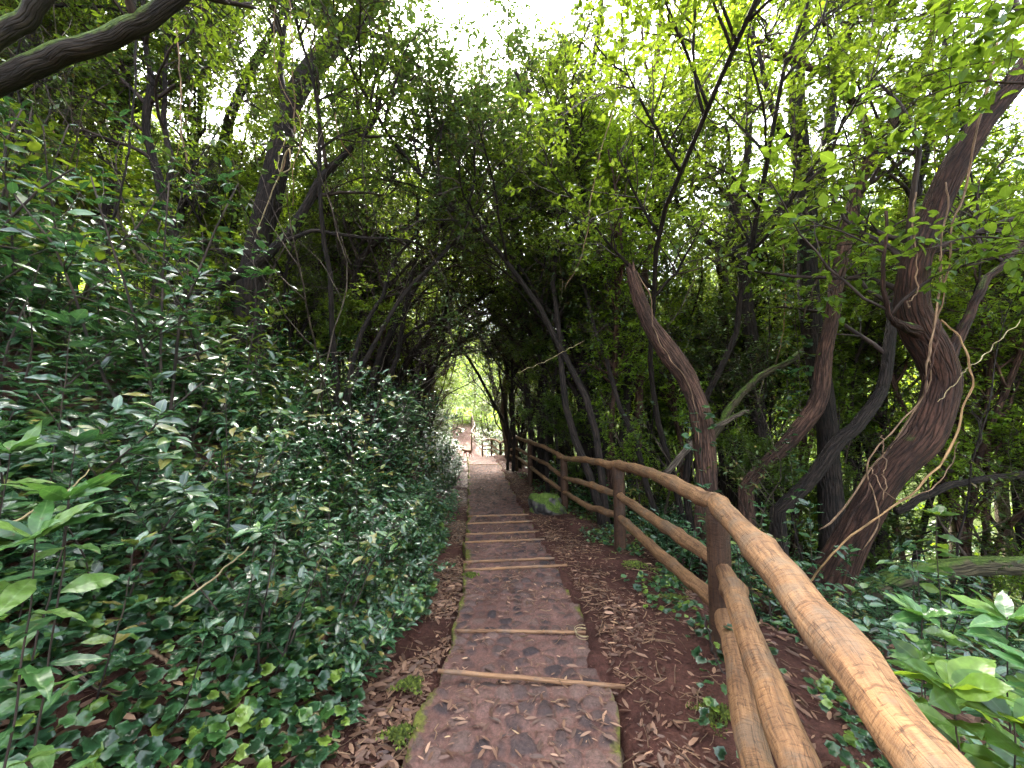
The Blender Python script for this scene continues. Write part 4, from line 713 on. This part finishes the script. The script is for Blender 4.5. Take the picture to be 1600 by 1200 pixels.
# ------------------------------------------------------------------ shrubs
def proto_shrub(name, stems, H, leaf, per, seed, size=(.075, .125), lean=.35, tpl=LAUREL, br=4):
    global rng; rng = np.random.default_rng(seed)
    root = bpy.data.objects.new(name, None)
    n = 7; a = np.arange(stems) * 2.4 + rng.uniform(0, 1, stems); D = nrm(np.stack([np.cos(a) * lean, np.sin(a) * lean, np.ones(stems)], -1)); hh = rng.uniform(.6, 1, stems) * H
    out = np.empty((stems, n, 3)); out[:, 0] = np.stack([np.cos(a) * .05, np.sin(a) * .05, np.full(stems, -.06)], -1)
    for j in range(1, n): out[:, j] = out[:, j - 1] + D * (hh / (n - 1))[:, None]; D = nrm(D + rng.normal(0, .1, (stems, 3)))
    R = np.full((stems, 1), .007) * np.linspace(1.2, .4, n)[None]
    ms = MB(); tubes(ms, out, R, 5)
    A, Ar = sprout(out, R, stems * br, .25, .95, (.15, .38 * H ** .5), .75, .15, .12, 5, .004); tubes(ms, A, Ar, 4)
    st = link('stem', ms.mesh(name + '_stem', M['twig']), root)
    mb = MB(); allp = np.concatenate([resample(q, np.ones(n), 5)[0][None] for q in out] + [A[k:k + 1] for k in range(len(A))])
    M_, k, _ = allp.shape; per = int(per * 1.35); nn = M_ * per
    idx = np.repeat(np.arange(M_), per); t = np.tile(np.linspace(.2, 1, per), M_) * (k - 1) * .999; i = t.astype(int); f = (t - i)[:, None]
    S = allp[idx, i] * (1 - f) + allp[idx, i + 1] * f; T = nrm(allp[idx, i + 1] - allp[idx, i])
    an = np.arange(nn) * 2.4 + rng.normal(0, .35, nn); Hd = np.stack([np.cos(an), np.sin(an), rng.normal(.05, .28, nn)], -1)
    Dd = nrm(Hd + T * .45)
    Nn = nrm(V3(0, 0, 1) + rng.normal(0, .3, (nn, 3)))
    leaves(mb, S, Dd, Nn, rng.uniform(*size, nn) * np.where(t > (k - 1) * .9, .8, 1), tpl, 0, 1.0, rng.random(nn))
    fo = link('foliage', mb.mesh(name + '_foliage', M[leaf]), root)
    C.objects.unlink(st); C.objects.unlink(fo)
    return (root, st, fo)
SH = [proto_shrub('laurel_shrub', 4, .95, 'laurel', 9, 31, (.09, .145)), proto_shrub('laurel_shrub', 5, 1.15, 'laurel', 9, 32, (.09, .14)), proto_shrub('laurel_shrub', 3, .75, 'laurel', 9, 33, (.07, .11)),
      proto_shrub('laurel_shrub', 6, .6, 'laurel', 9, 34, (.06, .1), .6), proto_shrub('laurel_shrub', 4, 1.35, 'laurel', 9, 35, (.1, .15))]
TS = [proto_shrub('laurel_shrub', 5, 1.2, 'laurel', 8, 61, (.06, .1), .3, LAUREL, 6), proto_shrub('laurel_shrub', 4, 1.4, 'laurel', 8, 62, (.06, .1), .22, LAUREL, 6), proto_shrub('laurel_shrub', 5, 1.1, 'tree_mid', 8, 63, (.055, .09), .3, LAUREL, 6)]
SHL = [proto_shrub('sapling', 2, .8, 'laurel_light', 9, 41, (.07, .11)), proto_shrub('sapling', 3, 1.2, 'big_lime', 8, 42, (.08, .13), tpl=BROAD)]
rng = np.random.default_rng(99)
def shrub_rows():
    rows = [(.2, 'at the edge of the left bank', (.5, .75), (SH[2], SH[3], SH[0]), 2.3, 15, .26), (.55, 'second row of the left bank', (.65, .9), (SH[0], SH[2], SH[1]), 2.15, 15, .3), (1.1, 'third row up the left bank', (.75, 1.05), SH, 2.05, 14, .36),
            (1.55, 'fourth row up the left bank', (.75, 1.0), SH, 1.9, 13, .4), (2.05, 'fifth row up the left bank', (.85, 1.15), SH, 1.75, 12, .45), (2.6, 'sixth row up the left bank', (.95, 1.25), SH, 1.6, 12, .52), (3.3, 'seventh row up the left bank', (1.1, 1.4), SH, 1.9, 12, .6), (4.1, 'eighth row up the left bank', (1.2, 1.55), SH, 2.3, 12, .7), (5.1, 'ninth row up the left bank', (1.3, 1.6), SH, 2.7, 13, .85), (6.3, 'tenth row up the left bank', (1.3, 1.7), SH, 3.2, 13, 1.0)]
    rows += [(1.3, 'among leggy ones low on the left bank', (1.5, 1.9), (TS[0], TS[1]), 5.5, 14, .8), (2.4, 'among leggy ones midway up the left bank', (1.5, 2.0), TS, 3.4, 13, .8), (3.8, 'among leggy ones high on the left bank', (1.6, 2.2), TS, 3.2, 12, .8), (5.4, 'among leggy ones near the left bank top', (1.7, 2.3), TS, 3.8, 13, .9)]
    for (u, where, s, pr, y0, y1, st) in rows:
        y = y0; k = 0
        while y < y1:
            x = float(xl(y)) - .3 - u + rng.normal(0, .09); pp = pr[int(rng.integers(len(pr)))]; sc = rng.uniform(*s)
            hn = 'knee-high' if sc < .65 else ('waist-high' if sc < .95 else 'tall')
            lab = f'{hn} laurel shrub, {where}, ' + (f'{ORD[k]} from the camera' if k < 20 else f'{k + 1}th from the camera')
            place(pp, x, y, rng.uniform(0, 6.28), sc, lab, 'shrub', 'laurel shrubs on the left bank', tilt=(rng.normal(0, .08), .18 + rng.normal(0, .08)))
            y += st * rng.uniform(.75, 1.25) * (1 + y * .03); k += 1
shrub_rows()
spots = sorted(scatter(36, 1, 3.3, 9, .5, 3.4, .36), key=lambda q: q[1])
for k, (x, y) in enumerate(spots):
    place(SH[int(rng.integers(3))], x, y, rng.uniform(0, 6.28), rng.uniform(.5, .95), 'low leafy shrub just behind the log fence, ' + (ORD[k] if k < 20 else ('twenty-' + ORD[k - 20] if k < 29 else ('thirtieth' if k == 29 else 'thirty-' + ORD[k - 30]))) + ' from the camera', 'shrub', 'shrubs behind the fence')
spots = sorted(scatter(26, 1, 2.8, 8, 3.0, 7.5, .6), key=lambda q: q[0] / q[1])
for k, (x, y) in enumerate(spots):
    place((SH + SHL)[int(rng.integers(7))], x, y, rng.uniform(0, 6.28), rng.uniform(.6, 1.1), 'leafy shrub on the right slope around the gnarled tree, ' + (ORD[k] if k < 20 else f'{k + 1}th') + ' from the left', 'shrub', 'shrubs on the right slope')
spots = sorted(scatter(30, 1, 9, 20, .4, 5, .6), key=lambda q: q[1])
for k, (x, y) in enumerate(spots):
    place(SH[int(rng.integers(5))], x, y, rng.uniform(0, 6.28), rng.uniform(.6, 1.1), 'shrub behind the far stretch of log fence, ' + (ORD[k] if k < 20 else ('twenty-' + ORD[k - 20] if k < 29 else ('thirtieth' if k == 29 else 'thirty-' + ORD[k - 30]))) + ' from the camera', 'shrub', 'shrubs behind the fence')
spots = sorted(scatter(26, -1, 14, 30, .2, 4, .7), key=lambda q: q[1])
for k, (x, y) in enumerate(spots):
    place(SH[int(rng.integers(5))], x, y, rng.uniform(0, 6.28), rng.uniform(.6, 1.2), 'shrub on the left bank along the far path, ' + (ORD[k] if k < 20 else f'{k + 1}th') + ' from the camera', 'shrub', 'shrubs along the far path')
# near individual plants
def shoot(name, lab, pts, rad, nl, size, leaf, t0=.3, tpl=LAUREL, tipn=7, cat='plant', width=1.0, var=None):
    """pts world polyline root->tip, leaves up the stem and a rosette at its tip"""
    p, r = resample(pts, [rad, rad * .5], 24) if len(pts) == 2 else resample(pts, np.linspace(rad, rad * .4, len(pts)), 24, .004)
    b = p[0]; root = thing(name, lab, cat, tuple(b)); mb = MB(); tubes(mb, p - b, r, 6); link('stem', mb.mesh('stem', M['twig']), root)
    n = nl + tipn; t = np.concatenate([np.linspace(t0, .93, nl), np.full(tipn, .99)]) * 22.9; i = t.astype(int); f = (t - i)[:, None]; S = p[i] * (1 - f) + p[i + 1] * f - b
    T = nrm(p[i + 1] - p[i]); an = np.arange(n) * 2.4 + rng.normal(0, .25, n)
    D = nrm(np.stack([np.cos(an), np.sin(an), np.where(np.arange(n) < nl, rng.normal(-.05, .2, n), rng.normal(.3, .25, n))], -1) + T * .3)
    mb = MB(); leaves(mb, S, D, nrm(V3(0, 0, 1) + rng.normal(0, .36, (n, 3))), rng.uniform(size[0], size[1], n), tpl, 0, width, var if var is None else rng.uniform(var[0], var[1], n))
    link('foliage', mb.mesh('foliage', M[leaf]), root); return root
def up_from(px, py, d, lean=(0, 0)):
    t = P(px, py, d); x, y = t[0] + lean[0], t[1] + lean[1]; g0 = V3(x, y, float(G(x, y)) - .05); m = (g0 + t) / 2 + V3(lean[0] * -.3, 0, .05); return [g0, m, t]
near = [('tall laurel shoot with pale rosette at the left, above the others', (112, 500, 1.7), 16, (.11, .15), 'laurel'), ('bright green laurel rosette low at the left edge', (110, 775, 1.15), 6, (.11, .16), 'laurel_light'), ('laurel shoot with yellowish young leaves at the left edge', (15, 705, 1.35), 7, (.1, .13), 'laurel_light'),
        ('upright laurel shoot with a small lime tip left of centre of the shrubs', (118, 690, 1.6), 12, (.1, .14), 'laurel'), ('bright green laurel spray pointing right in the lower left', (60, 830, 1.05), 8, (.12, .17), 'laurel_light'),
        ('laurel shoot with drooping tip leaves behind the pale bare stick', (400, 830, 2.0), 9, (.09, .13), 'laurel'), ('small laurel shoot above the ivy patch', (320, 985, 1.75), 5, (.07, .1), 'laurel'), ('mid-size laurel shoot left of the pale bare stick', (210, 850, 1.7), 9, (.09, .13), 'laurel'),
        ('laurel shoot with broad top leaves among the bank shrubs', (240, 590, 2.3), 14, (.1, .14), 'laurel'), ('leafy light-green spray low over the far left bank', (650, 608, 6.2), 20, (.12, .18), 'laurel_light'),
        ('lime-leaved shoot on the bank below the left leaning tree', (415, 425, 4.4), 8, (.14, .2), 'laurel_light')]
for lab, (px, py, d), nl, sz, lf in near: shoot('laurel_shoot', lab, up_from(px, py, d, (-.12, -.02)), .004, int(nl * 2.6), sz, lf, .12, HILAU, 12, 'shoot')
nearR = [('large glossy lime-green plant in the bottom right corner', (1490, 1075, 1.05), 16, (.11, .16), 'big_lime', BROAD), ('pale broad-leaved plant at the right edge above the glossy one', (1570, 960, 1.35), 14, (.13, .18), 'laurel_light', LAUREL), ('broad-leaved plant at the very bottom right edge', (1585, 1120, 1.0), 14, (.11, .16), 'big_lime', BROAD),
         ('loose olive-leaved plant left of the pale broad-leaved one', (1440, 960, 1.5), 12, (.1, .14), 'laurel_light', LAUREL), ('slim upright sapling with small bright leaves behind the top rail', (1462, 800, 2.3), 18, (.07, .11), 'big_lime', BROAD), ('small plant with oval leaves between rail and glossy plant', (1440, 1030, 1.4), 8, (.09, .12), 'big_lime', BROAD),
         ('low glossy plant filling the right edge under the pale plant', (1640, 1050, 1.2), 14, (.12, .17), 'laurel_light', LAUREL), ('shrub with starry leaf clusters behind the middle rail', (1190, 790, 3.6), 14, (.09, .13), 'laurel', LAUREL), ('tiered pale-leaved shoot right of the snag', (1230, 580, 5.0), 18, (.13, .19), 'laurel', LAUREL),
         ('flat-topped leafy shoot below the curving trunk', (1265, 790, 3.9), 12, (.1, .14), 'laurel', LAUREL), ('shoot with wide leaf cluster by the snag foot', (1100, 760, 4.3), 12, (.1, .13), 'laurel', LAUREL)]
for lab, (px, py, d), nl, sz, lf, tp in nearR: shoot('leafy_plant', lab, up_from(px, py, d, (.1, .05)), .004, int(nl * 1.9), (sz[0] * .85, sz[1] * .95), lf, .3, HIOVAL if tp is BROAD else HILAU, 11, 'plant', 1.05)
# ivy climbing the snag and the forked tree
def climb(lab, pts, n, size, mat='ivy', tpl=IVY):
    p, r = resample([P(*q) for q in pts], np.ones(len(pts)), 40, .01); b = p[0]; root = thing('climbing_ivy', lab, 'ivy', tuple(b), 'ivy climbing the trunks'); mb = MB(); tubes(mb, p - b, np.full(40, .005), 5); link('stem', mb.mesh('stem', M['twig']), root)
    i = rng.integers(0, 40, n); a = rng.uniform(0, 2 * PI, n); S = p[i] - b + np.stack([np.cos(a) * .12, np.sin(a) * .12 - .03, rng.normal(0, .03, n)], -1)
    mb = MB(); leaves(mb, S, nrm(np.stack([np.cos(a), np.sin(a), rng.normal(-.1, .3, n)], -1)), nrm(rng.normal(0, .35, (n, 3)) + V3(0, -.3, 1)), rng.uniform(*size, n), tpl); link('foliage', mb.mesh('foliage', M[mat]), root)
climb('ivy strand climbing the foot of the broken snag', [(1098, 780, 4.75), (1096, 720, 4.75), (1092, 670, 4.75), (1085, 640, 4.75)], 34, (.07, .11))
climb('ivy column up the trunk of the forked tree', [(1250, 620, 6.3), (1245, 520, 6.3), (1238, 430, 6.3), (1250, 360, 6.3)], 90, (.08, .12))
climb('ivy strand trailing down beside the near fence post', [(1100, 960, 2.6), (1115, 1020, 2.45), (1135, 1060, 2.35)], 12, (.05, .075))
# leafy broad-leaved sprays hanging into the upper right
def spray(lab, a, b, n3, size, mat, tpl=BROAD, r=.012, per=5):
    A = P(*a); B = P(*b); p, rr = resample([A, (A + B) / 2 + V3(0, 0, .12), B], [r, r * .7, r * .3], 16, .01); c = p[0]
    root = thing('leafy_branch', lab, 'branch', tuple(c), 'broad-leaved branches at the upper right'); mb = MB(); p = p - c; tubes(mb, p, rr, 6); link('stem', mb.mesh('stem', M['twig']), root)
    mb = MB(); T, Tr = sprout(p[None], rr[None], n3, .1, 1, (.25, .6), .7, -.02, .12, 6, .004); tubes(mb, T, Tr, 3); twig_leaves(mb, T, per, size, tpl, 1, upb=1.3, out=.7, droop=.15); link('foliage', mb.mesh('foliage', [M['twig'], M[mat]]), root)
spray('lime-leaved branch reaching in from the right at mid height', (1640, 380, 3.3), (1420, 400, 3.6), 22, (.09, .14), 'big_lime')
spray('broad-leaved branch above the gnarled tree fork, upper right', (1640, 130, 3.1), (1400, 170, 3.4), 26, (.09, .14), 'big_lime')
spray('broad-leaved branch between the forked tree and the gnarled tree', (1440, 330, 4.6), (1300, 450, 4.6), 22, (.09, .13), 'big_lime')
spray('broad-leaved branch hanging in the top right corner', (1640, 10, 3.0), (1480, 60, 3.2), 24, (.09, .14), 'big_lime')
spray('leafy branch in front of the forked tree crown', (1420, 240, 4.8), (1310, 270, 4.9), 22, (.08, .12), 'big_lime')
spray('leafy branch left of the gnarled trunk low down', (1420, 420, 4.4), (1270, 470, 4.6), 18, (.08, .12), 'big_lime')
spray('dark leafy spray drooping from the top left of the sky gap', (500, -60, 4.5), (640, 120, 4.8), 34, (.06, .09), 'tree_dark', LAUREL)
spray('dark leafy spray at the top edge over the mossy limb', (180, -60, 3.6), (330, 60, 3.8), 26, (.06, .1), 'tree_mid', LAUREL)
# ------------------------------------------------------------------ ivy ground cover, low herbs, litter
def carpet(name, n, samp, size, tpl, mat, h=(.02, .1), upb=1.0, tilt=.35, width=1.0, downhill=0):
    x, y = samp(n); z = G(x, y) + rng.uniform(h[0], h[1], len(x)); m = len(x); a = rng.uniform(0, 2 * PI, m)
    mb = MB(); leaves(mb, np.stack([x, y, z], -1), np.stack([np.cos(a), np.sin(a), rng.normal(0, .25, m)], -1), nrm(V3(downhill, -.15, 1) + rng.normal(0, tilt, (m, 3))), rng.uniform(size[0], size[1], m), tpl, 0, width)
    return tag(link(name, mb.mesh(name, M[mat])), kind='stuff')
def clumpy(x, y, thr=-.15, f=2.1): return (np.sin(x * f + 1.3) * np.sin(y * f * .9 + x) + .5 * np.sin(x * f * 2.3 - y * 2.9 * f * .6)) > thr + rng.normal(0, .25, len(x))
def samp_ivy(n):
    y = .45 + rng.random(n) ** 1.5 * 7; u = rng.uniform(.0, 2.6, n); x = xl(y) - .3 - u + .05; k = clumpy(x, y, -.75) & (u > .04 + .1 * np.sin(y * 3) + ip(y, [.5, 1.2, 2.2], [.45, .3, 0])); return x[k], y[k]
carpet('ivy_ground_cover', 14000, samp_ivy, (.045, .085), IVY, 'ivy', (.02, .13), downhill=.35)
def samp_near(n):
    y = .5 + rng.random(n) * 1.9; u = rng.uniform(.25, 2.6, n); x = xl(y) - .3 - u; k = clumpy(x, y, -.6, 3) & (u > .25 + ip(y, [.5, 1.2, 2.2], [.4, .25, 0])); return x[k], y[k]
carpet('ivy_mat', 2800, samp_near, (.05, .088), IVY, 'ivy', (.02, .12), downhill=.35)
def samp_edge(n):
    y = .5 + rng.random(n) ** 1.2 * 12; v = rng.normal(.3, .5, n); x = fx(y) + v; k = (v > -.28) & (v < 2.2) & clumpy(x, y, .0, 3.1); return x[k], y[k]
carpet('ivy_under_fence', 7000, samp_edge, (.035, .07), IVY, 'ivy', (.01, .09))
def samp_r(n):
    y = .5 + rng.random(n) * 22; v = .8 + rng.random(n) ** 1.2 * 14; return fx(y) + v, y
carpet('slope_undergrowth', 42000, samp_r, (.06, .11), LAUREL, 'laurel', (.02, .5), tilt=.5)
def samp_l(n):
    y = 2.3 + rng.random(n) * 19; u = .9 + rng.random(n) * 9; return xl(y) - .3 - u, y
carpet('bank_undergrowth', 30000, samp_l, (.05, .1), LAUREL, 'laurel', (.02, .35), tilt=.5, downhill=.3)
def samp_fu(n):
    y = 17 + rng.random(n) * 32; w = rng.random(n) ** 1.4 * 6; l = rng.random(n) < .6; return np.where(l, xl(y) - .25 - w, fx(y) + .15 + w), y
carpet('far_undergrowth', 22000, samp_fu, (.08, .17), LAUREL, 'laurel', (.0, .75), tilt=.5)
def samp_far(n):
    y = rng.uniform(50.3, 60, n); return rng.uniform(-12, 2, n), y
carpet('far_grass', 9000, samp_far, (.15, .35), LAUREL, 'tree_lime', (.0, .45), tilt=.5)
def litter():
    mb = MB(); parts = []
    def put(n, xs, ysv, zf, size=(.03, .085)):
        m = len(xs); a = rng.uniform(0, 2 * PI, m)
        leaves(mb, np.stack([xs, ysv, zf + rng.uniform(.001, .012, m)], -1), np.stack([np.cos(a), np.sin(a), rng.normal(0, .06, m)], -1), nrm(V3(0, 0, 1) + rng.normal(0, .17, (m, 3))), size[0] + (size[1] - size[0]) * rng.random(m) ** 1.8 * 1.45, DEAD, 0, rng.uniform(.65, 1.2), np.clip(rng.beta(1.6, 2.4, m), 0, 1))
    n = 11000; y = .6 + rng.random(n) ** 1.3 * 17.5; t = rng.random(n); w = clumpy(xl(y) + t, y, .1, 4) | (rng.random(n) < .25); y, t = y[w], t[w]; x = xl(y) * (1 - t) + xr(y) * t; put(0, x, y, zc(y) + .01, (.012, .062))
    n = 21000; y = .6 + rng.random(n) ** 1.4 * 18; x = xl(y) - np.abs(rng.normal(0, .35, n)) - .02; k = clumpy(x, y, -.4, 3) ; x, y = x[k], y[k]; put(0, x, y, G(x, y), (.015, .07))
    n = 11000; y = .6 + rng.random(n) ** 1.4 * 15; x = xr(y) + np.abs(rng.normal(0, .3, n)) + .02; k = clumpy(x, y, .1, 3.3) | (rng.random(n) < .3); x, y = x[k], y[k]; put(0, x, y, G(x, y), (.015, .065))
    n = 14000; y = .5 + rng.random(n) * 10; x = xl(y) - .4 - rng.random(n) * 5; put(0, x, y, G(x, y), (.04, .09))
    n = 12000; y = .5 + rng.random(n) * 10; x = fx(y) + .15 + rng.random(n) * 5; put(0, x, y, G(x, y), (.04, .09))
    n = 5000; y = .6 + rng.random(n) * 2; x = xl(y) - .3 - rng.random(n) * 2.6; put(0, x, y, G(x, y), (.03, .08))
    n = 6000; y = 18 + rng.random(n) * 30; x = xl(y) + rng.uniform(-1, 2.5, n); put(0, x, y, G(x, y), (.05, .1))
    tag(link('leaf_litter', mb.mesh('leaf_litter', M['dead'])), kind='stuff')
    mb = MB(); n = 2600; y = .7 + rng.random(n) ** 1.4 * 12; x = rng.uniform(-2.6, 1.5, n) + (fx(y) - 1.3) * .6; on = (x > xl(y)) & (x < xr(y)); k = ~on | (rng.random(n) < .3); x, y, on = x[k], y[k], on[k]; n = len(x)
    a = rng.uniform(0, PI, n); L = rng.uniform(.03, .2, n) * np.where(on, .5, 1); z = np.where(on, zc(y) + .022, G(x, y) + .012)
    t = np.linspace(-.5, .5, 4)[None, :]; Pp = np.stack([x[:, None] + np.cos(a)[:, None] * L[:, None] * t + rng.normal(0, .004, (n, 4)), y[:, None] + np.sin(a)[:, None] * L[:, None] * t + rng.normal(0, .004, (n, 4)), z[:, None] + rng.uniform(0, .01, (n, 4))], -1)
    tubes(mb, Pp, np.full((n, 4), .0022) * rng.uniform(.6, 1.6, (n, 1)), 4, cap=False); tag(link('twig_litter', mb.mesh('twig_litter', M['vine'])), kind='stuff')
litter()
# ------------------------------------------------------------------ sticks and coil
def stick(lab, pts, r, mat, cat='stick'):
    p, rr = resample(pts, np.linspace(r, r * .5, len(pts)), 24, .004); c = p.mean(0); mb = MB(); tubes(mb, p - c, rr, 7); o = link('fallen_stick', mb.mesh('fallen_stick', M[mat])); o.location = tuple(c); tag(o, lab, cat, 'loose sticks')
stick('straight pale bare stick poking out of the left shrubs', [P(272, 948, 1.7), P(330, 905, 1.78), P(388, 858, 1.86)], .005, 'stick')
def gh(px, py, h=.03): return hit(px, py) + V3(0, 0, h)
stick('yellow-brown fallen branch at the edge of the ivy', [gh(335, 1085, .06), gh(372, 1122, .05), gh(420, 1150), gh(490, 1164), gh(530, 1168)], .011, 'stick')
stick('short yellow root curling above the leaf litter', [gh(475, 1132, .01), gh(495, 1135, .05), gh(510, 1152, .02)], .009, 'stick')
stick('grey twig lying under the left shrubs', [gh(100, 1060, .05), gh(150, 1092, .04), gh(190, 1098, .02)], .009, 'bark_grey')
stick('long pale arching twig at the left edge of the view', [P(-20, 832, 1.4), P(50, 800, 1.45), P(105, 765, 1.5), P(140, 735, 1.55)], .004, 'stick')
stick('pale brown branch slanting in the left ivy', [gh(232, 1030, .05), gh(255, 1048, .05), gh(280, 1066, .05)], .01, 'vine')
n = 90; t = np.linspace(0, 1, n); c0 = hit(912, 1022); c0[2] = zc(c0[1]) + .03
rad = .065 * (1 - .35 * t) + .008 * np.sin(t * 31); coil = np.stack([c0[0] + np.cos(t * 26) * rad * 1.1, c0[1] + np.sin(t * 26) * rad * 1.2, c0[2] + .012 * np.sin(t * 17)], -1)
mb = MB(); tubes(mb, coil - c0, np.full(n, .0022), 5); o = link('vine_coil', mb.mesh('vine_coil', M['stick'])); o.location = tuple(c0); tag(o, 'small coil of dry vine lying on the cobbles between the nearest step bars', 'vine')
# ------------------------------------------------------------------ dog
def dog(x, y):
    z = float(G(x, y)); me = bpy.data.meshes.new('dog_body')
    v = [(0, 0, .46), (.2, 0, .47), (.38, 0, .46), (.5, 0, .55), (.6, 0, .66), (.72, 0, .63), (-.12, 0, .48), (-.22, 0, .56), (-.34, 0, .6),
         (.36, .09, .36), (.38, .09, .2), (.36, .09, .03), (.34, -.09, .36), (.26, -.09, .2), (.28, -.09, .03),
         (-.1, .09, .38), (-.02, .09, .24), (-.1, .09, .14), (-.06, .09, .03), (-.1, -.09, .38), (-.1, -.09, .24), (-.2, -.09, .14), (-.16, -.09, .03), (.58, .05, .73), (.58, -.05, .73)]
    e = [(0, 1), (1, 2), (2, 3), (3, 4), (4, 5), (0, 6), (6, 7), (7, 8), (2, 9), (9, 10), (10, 11), (2, 12), (12, 13), (13, 14), (6, 15), (15, 16), (16, 17), (17, 18), (6, 19), (19, 20), (20, 21), (21, 22), (4, 23), (4, 24)]
    rad = [.11, .11, .12, .075, .07, .035, .095, .025, .015, .055, .03, .024, .055, .03, .024, .065, .04, .026, .024, .065, .04, .026, .024, .018, .018]
    me.from_pydata(v, e, []); o = bpy.data.objects.new('dog', me); C.objects.link(o); s = o.modifiers.new('s', 'SKIN')
    for k, q in enumerate(me.skin_vertices[0].data): q.radius = (rad[k], rad[k]); q.use_root = (k == 0)
    o.modifiers.new('b', 'SUBSURF').render_levels = 2
    dg = bpy.context.evaluated_depsgraph_get(); m2 = bpy.data.meshes.new_from_object(o.evaluated_get(dg)); m2.name = 'dog'; m2.materials.clear(); m2.materials.append(M['fur'])
    for p in m2.polygons: p.use_smooth = True
    bpy.data.objects.remove(o); o = link('dog', m2); o.location = (x, y, z); o.rotation_euler = (0, 0, math.radians(160)); return tag(o, 'brown dog walking across the far end of the path', 'dog')
dog(-3.2, 30)
# ------------------------------------------------------------------ light, sky, camera
SE, SA = 52.0, 10.0     # sun elevation, azimuth left of straight ahead (degrees)
w = bpy.data.worlds.new('World'); bpy.context.scene.world = w; w.use_nodes = True; nt = w.node_tree; nt.nodes.clear()
sk = nt.nodes.new('ShaderNodeTexSky'); sk.sky_type = 'NISHITA'; sk.sun_disc = False; sk.sun_elevation = math.radians(SE); sk.sun_rotation = math.radians(-SA); sk.dust_density = 4.0; sk.air_density = 1.0; sk.ozone_density = 1.5
hs = nt.nodes.new('ShaderNodeHueSaturation'); hs.inputs['Saturation'].default_value = .45; nt.links.new(sk.outputs[0], hs.inputs['Color'])
bg = nt.nodes.new('ShaderNodeBackground'); bg.inputs[1].default_value = .15; nt.links.new(hs.outputs[0], bg.inputs[0]); ow = nt.nodes.new('ShaderNodeOutputWorld'); nt.links.new(bg.outputs[0], ow.inputs[0])
sl = bpy.data.lights.new('sun', 'SUN'); sl.energy = 4.0; sl.angle = math.radians(10); sl.color = (1, .95, .86); so = bpy.data.objects.new('sun', sl); C.objects.link(so)
sd = Vector((-math.sin(math.radians(SA)) * math.cos(math.radians(SE)), math.cos(math.radians(SA)) * math.cos(math.radians(SE)), math.sin(math.radians(SE)))); so.rotation_euler = sd.to_track_quat('Z', 'Y').to_euler()
cam = bpy.data.cameras.new('camera'); co = bpy.data.objects.new('camera', cam); C.objects.link(co); co.location = (0, 0, CAMZ); co.rotation_euler = (PI / 2 + PITCH, 0, 0); cam.sensor_width = 36; cam.lens = 36 * F / 1600; cam.clip_start = .05; cam.clip_end = 500
sc = bpy.context.scene; sc.camera = co
sc.view_settings.view_transform = 'Standard'; sc.view_settings.look = 'None'; sc.view_settings.exposure = 3.5; sc.view_settings.gamma = 1
cy = sc.cycles; cy.max_bounces = 6; cy.diffuse_bounces = 4; cy.glossy_bounces = 2; cy.transmission_bounces = 3; cy.transparent_max_bounces = 2; cy.use_adaptive_sampling = True; cy.adaptive_threshold = .03; cy.use_denoising = True
cy.caustics_reflective = False; cy.caustics_refractive = False; cy.sample_clamp_indirect = 6
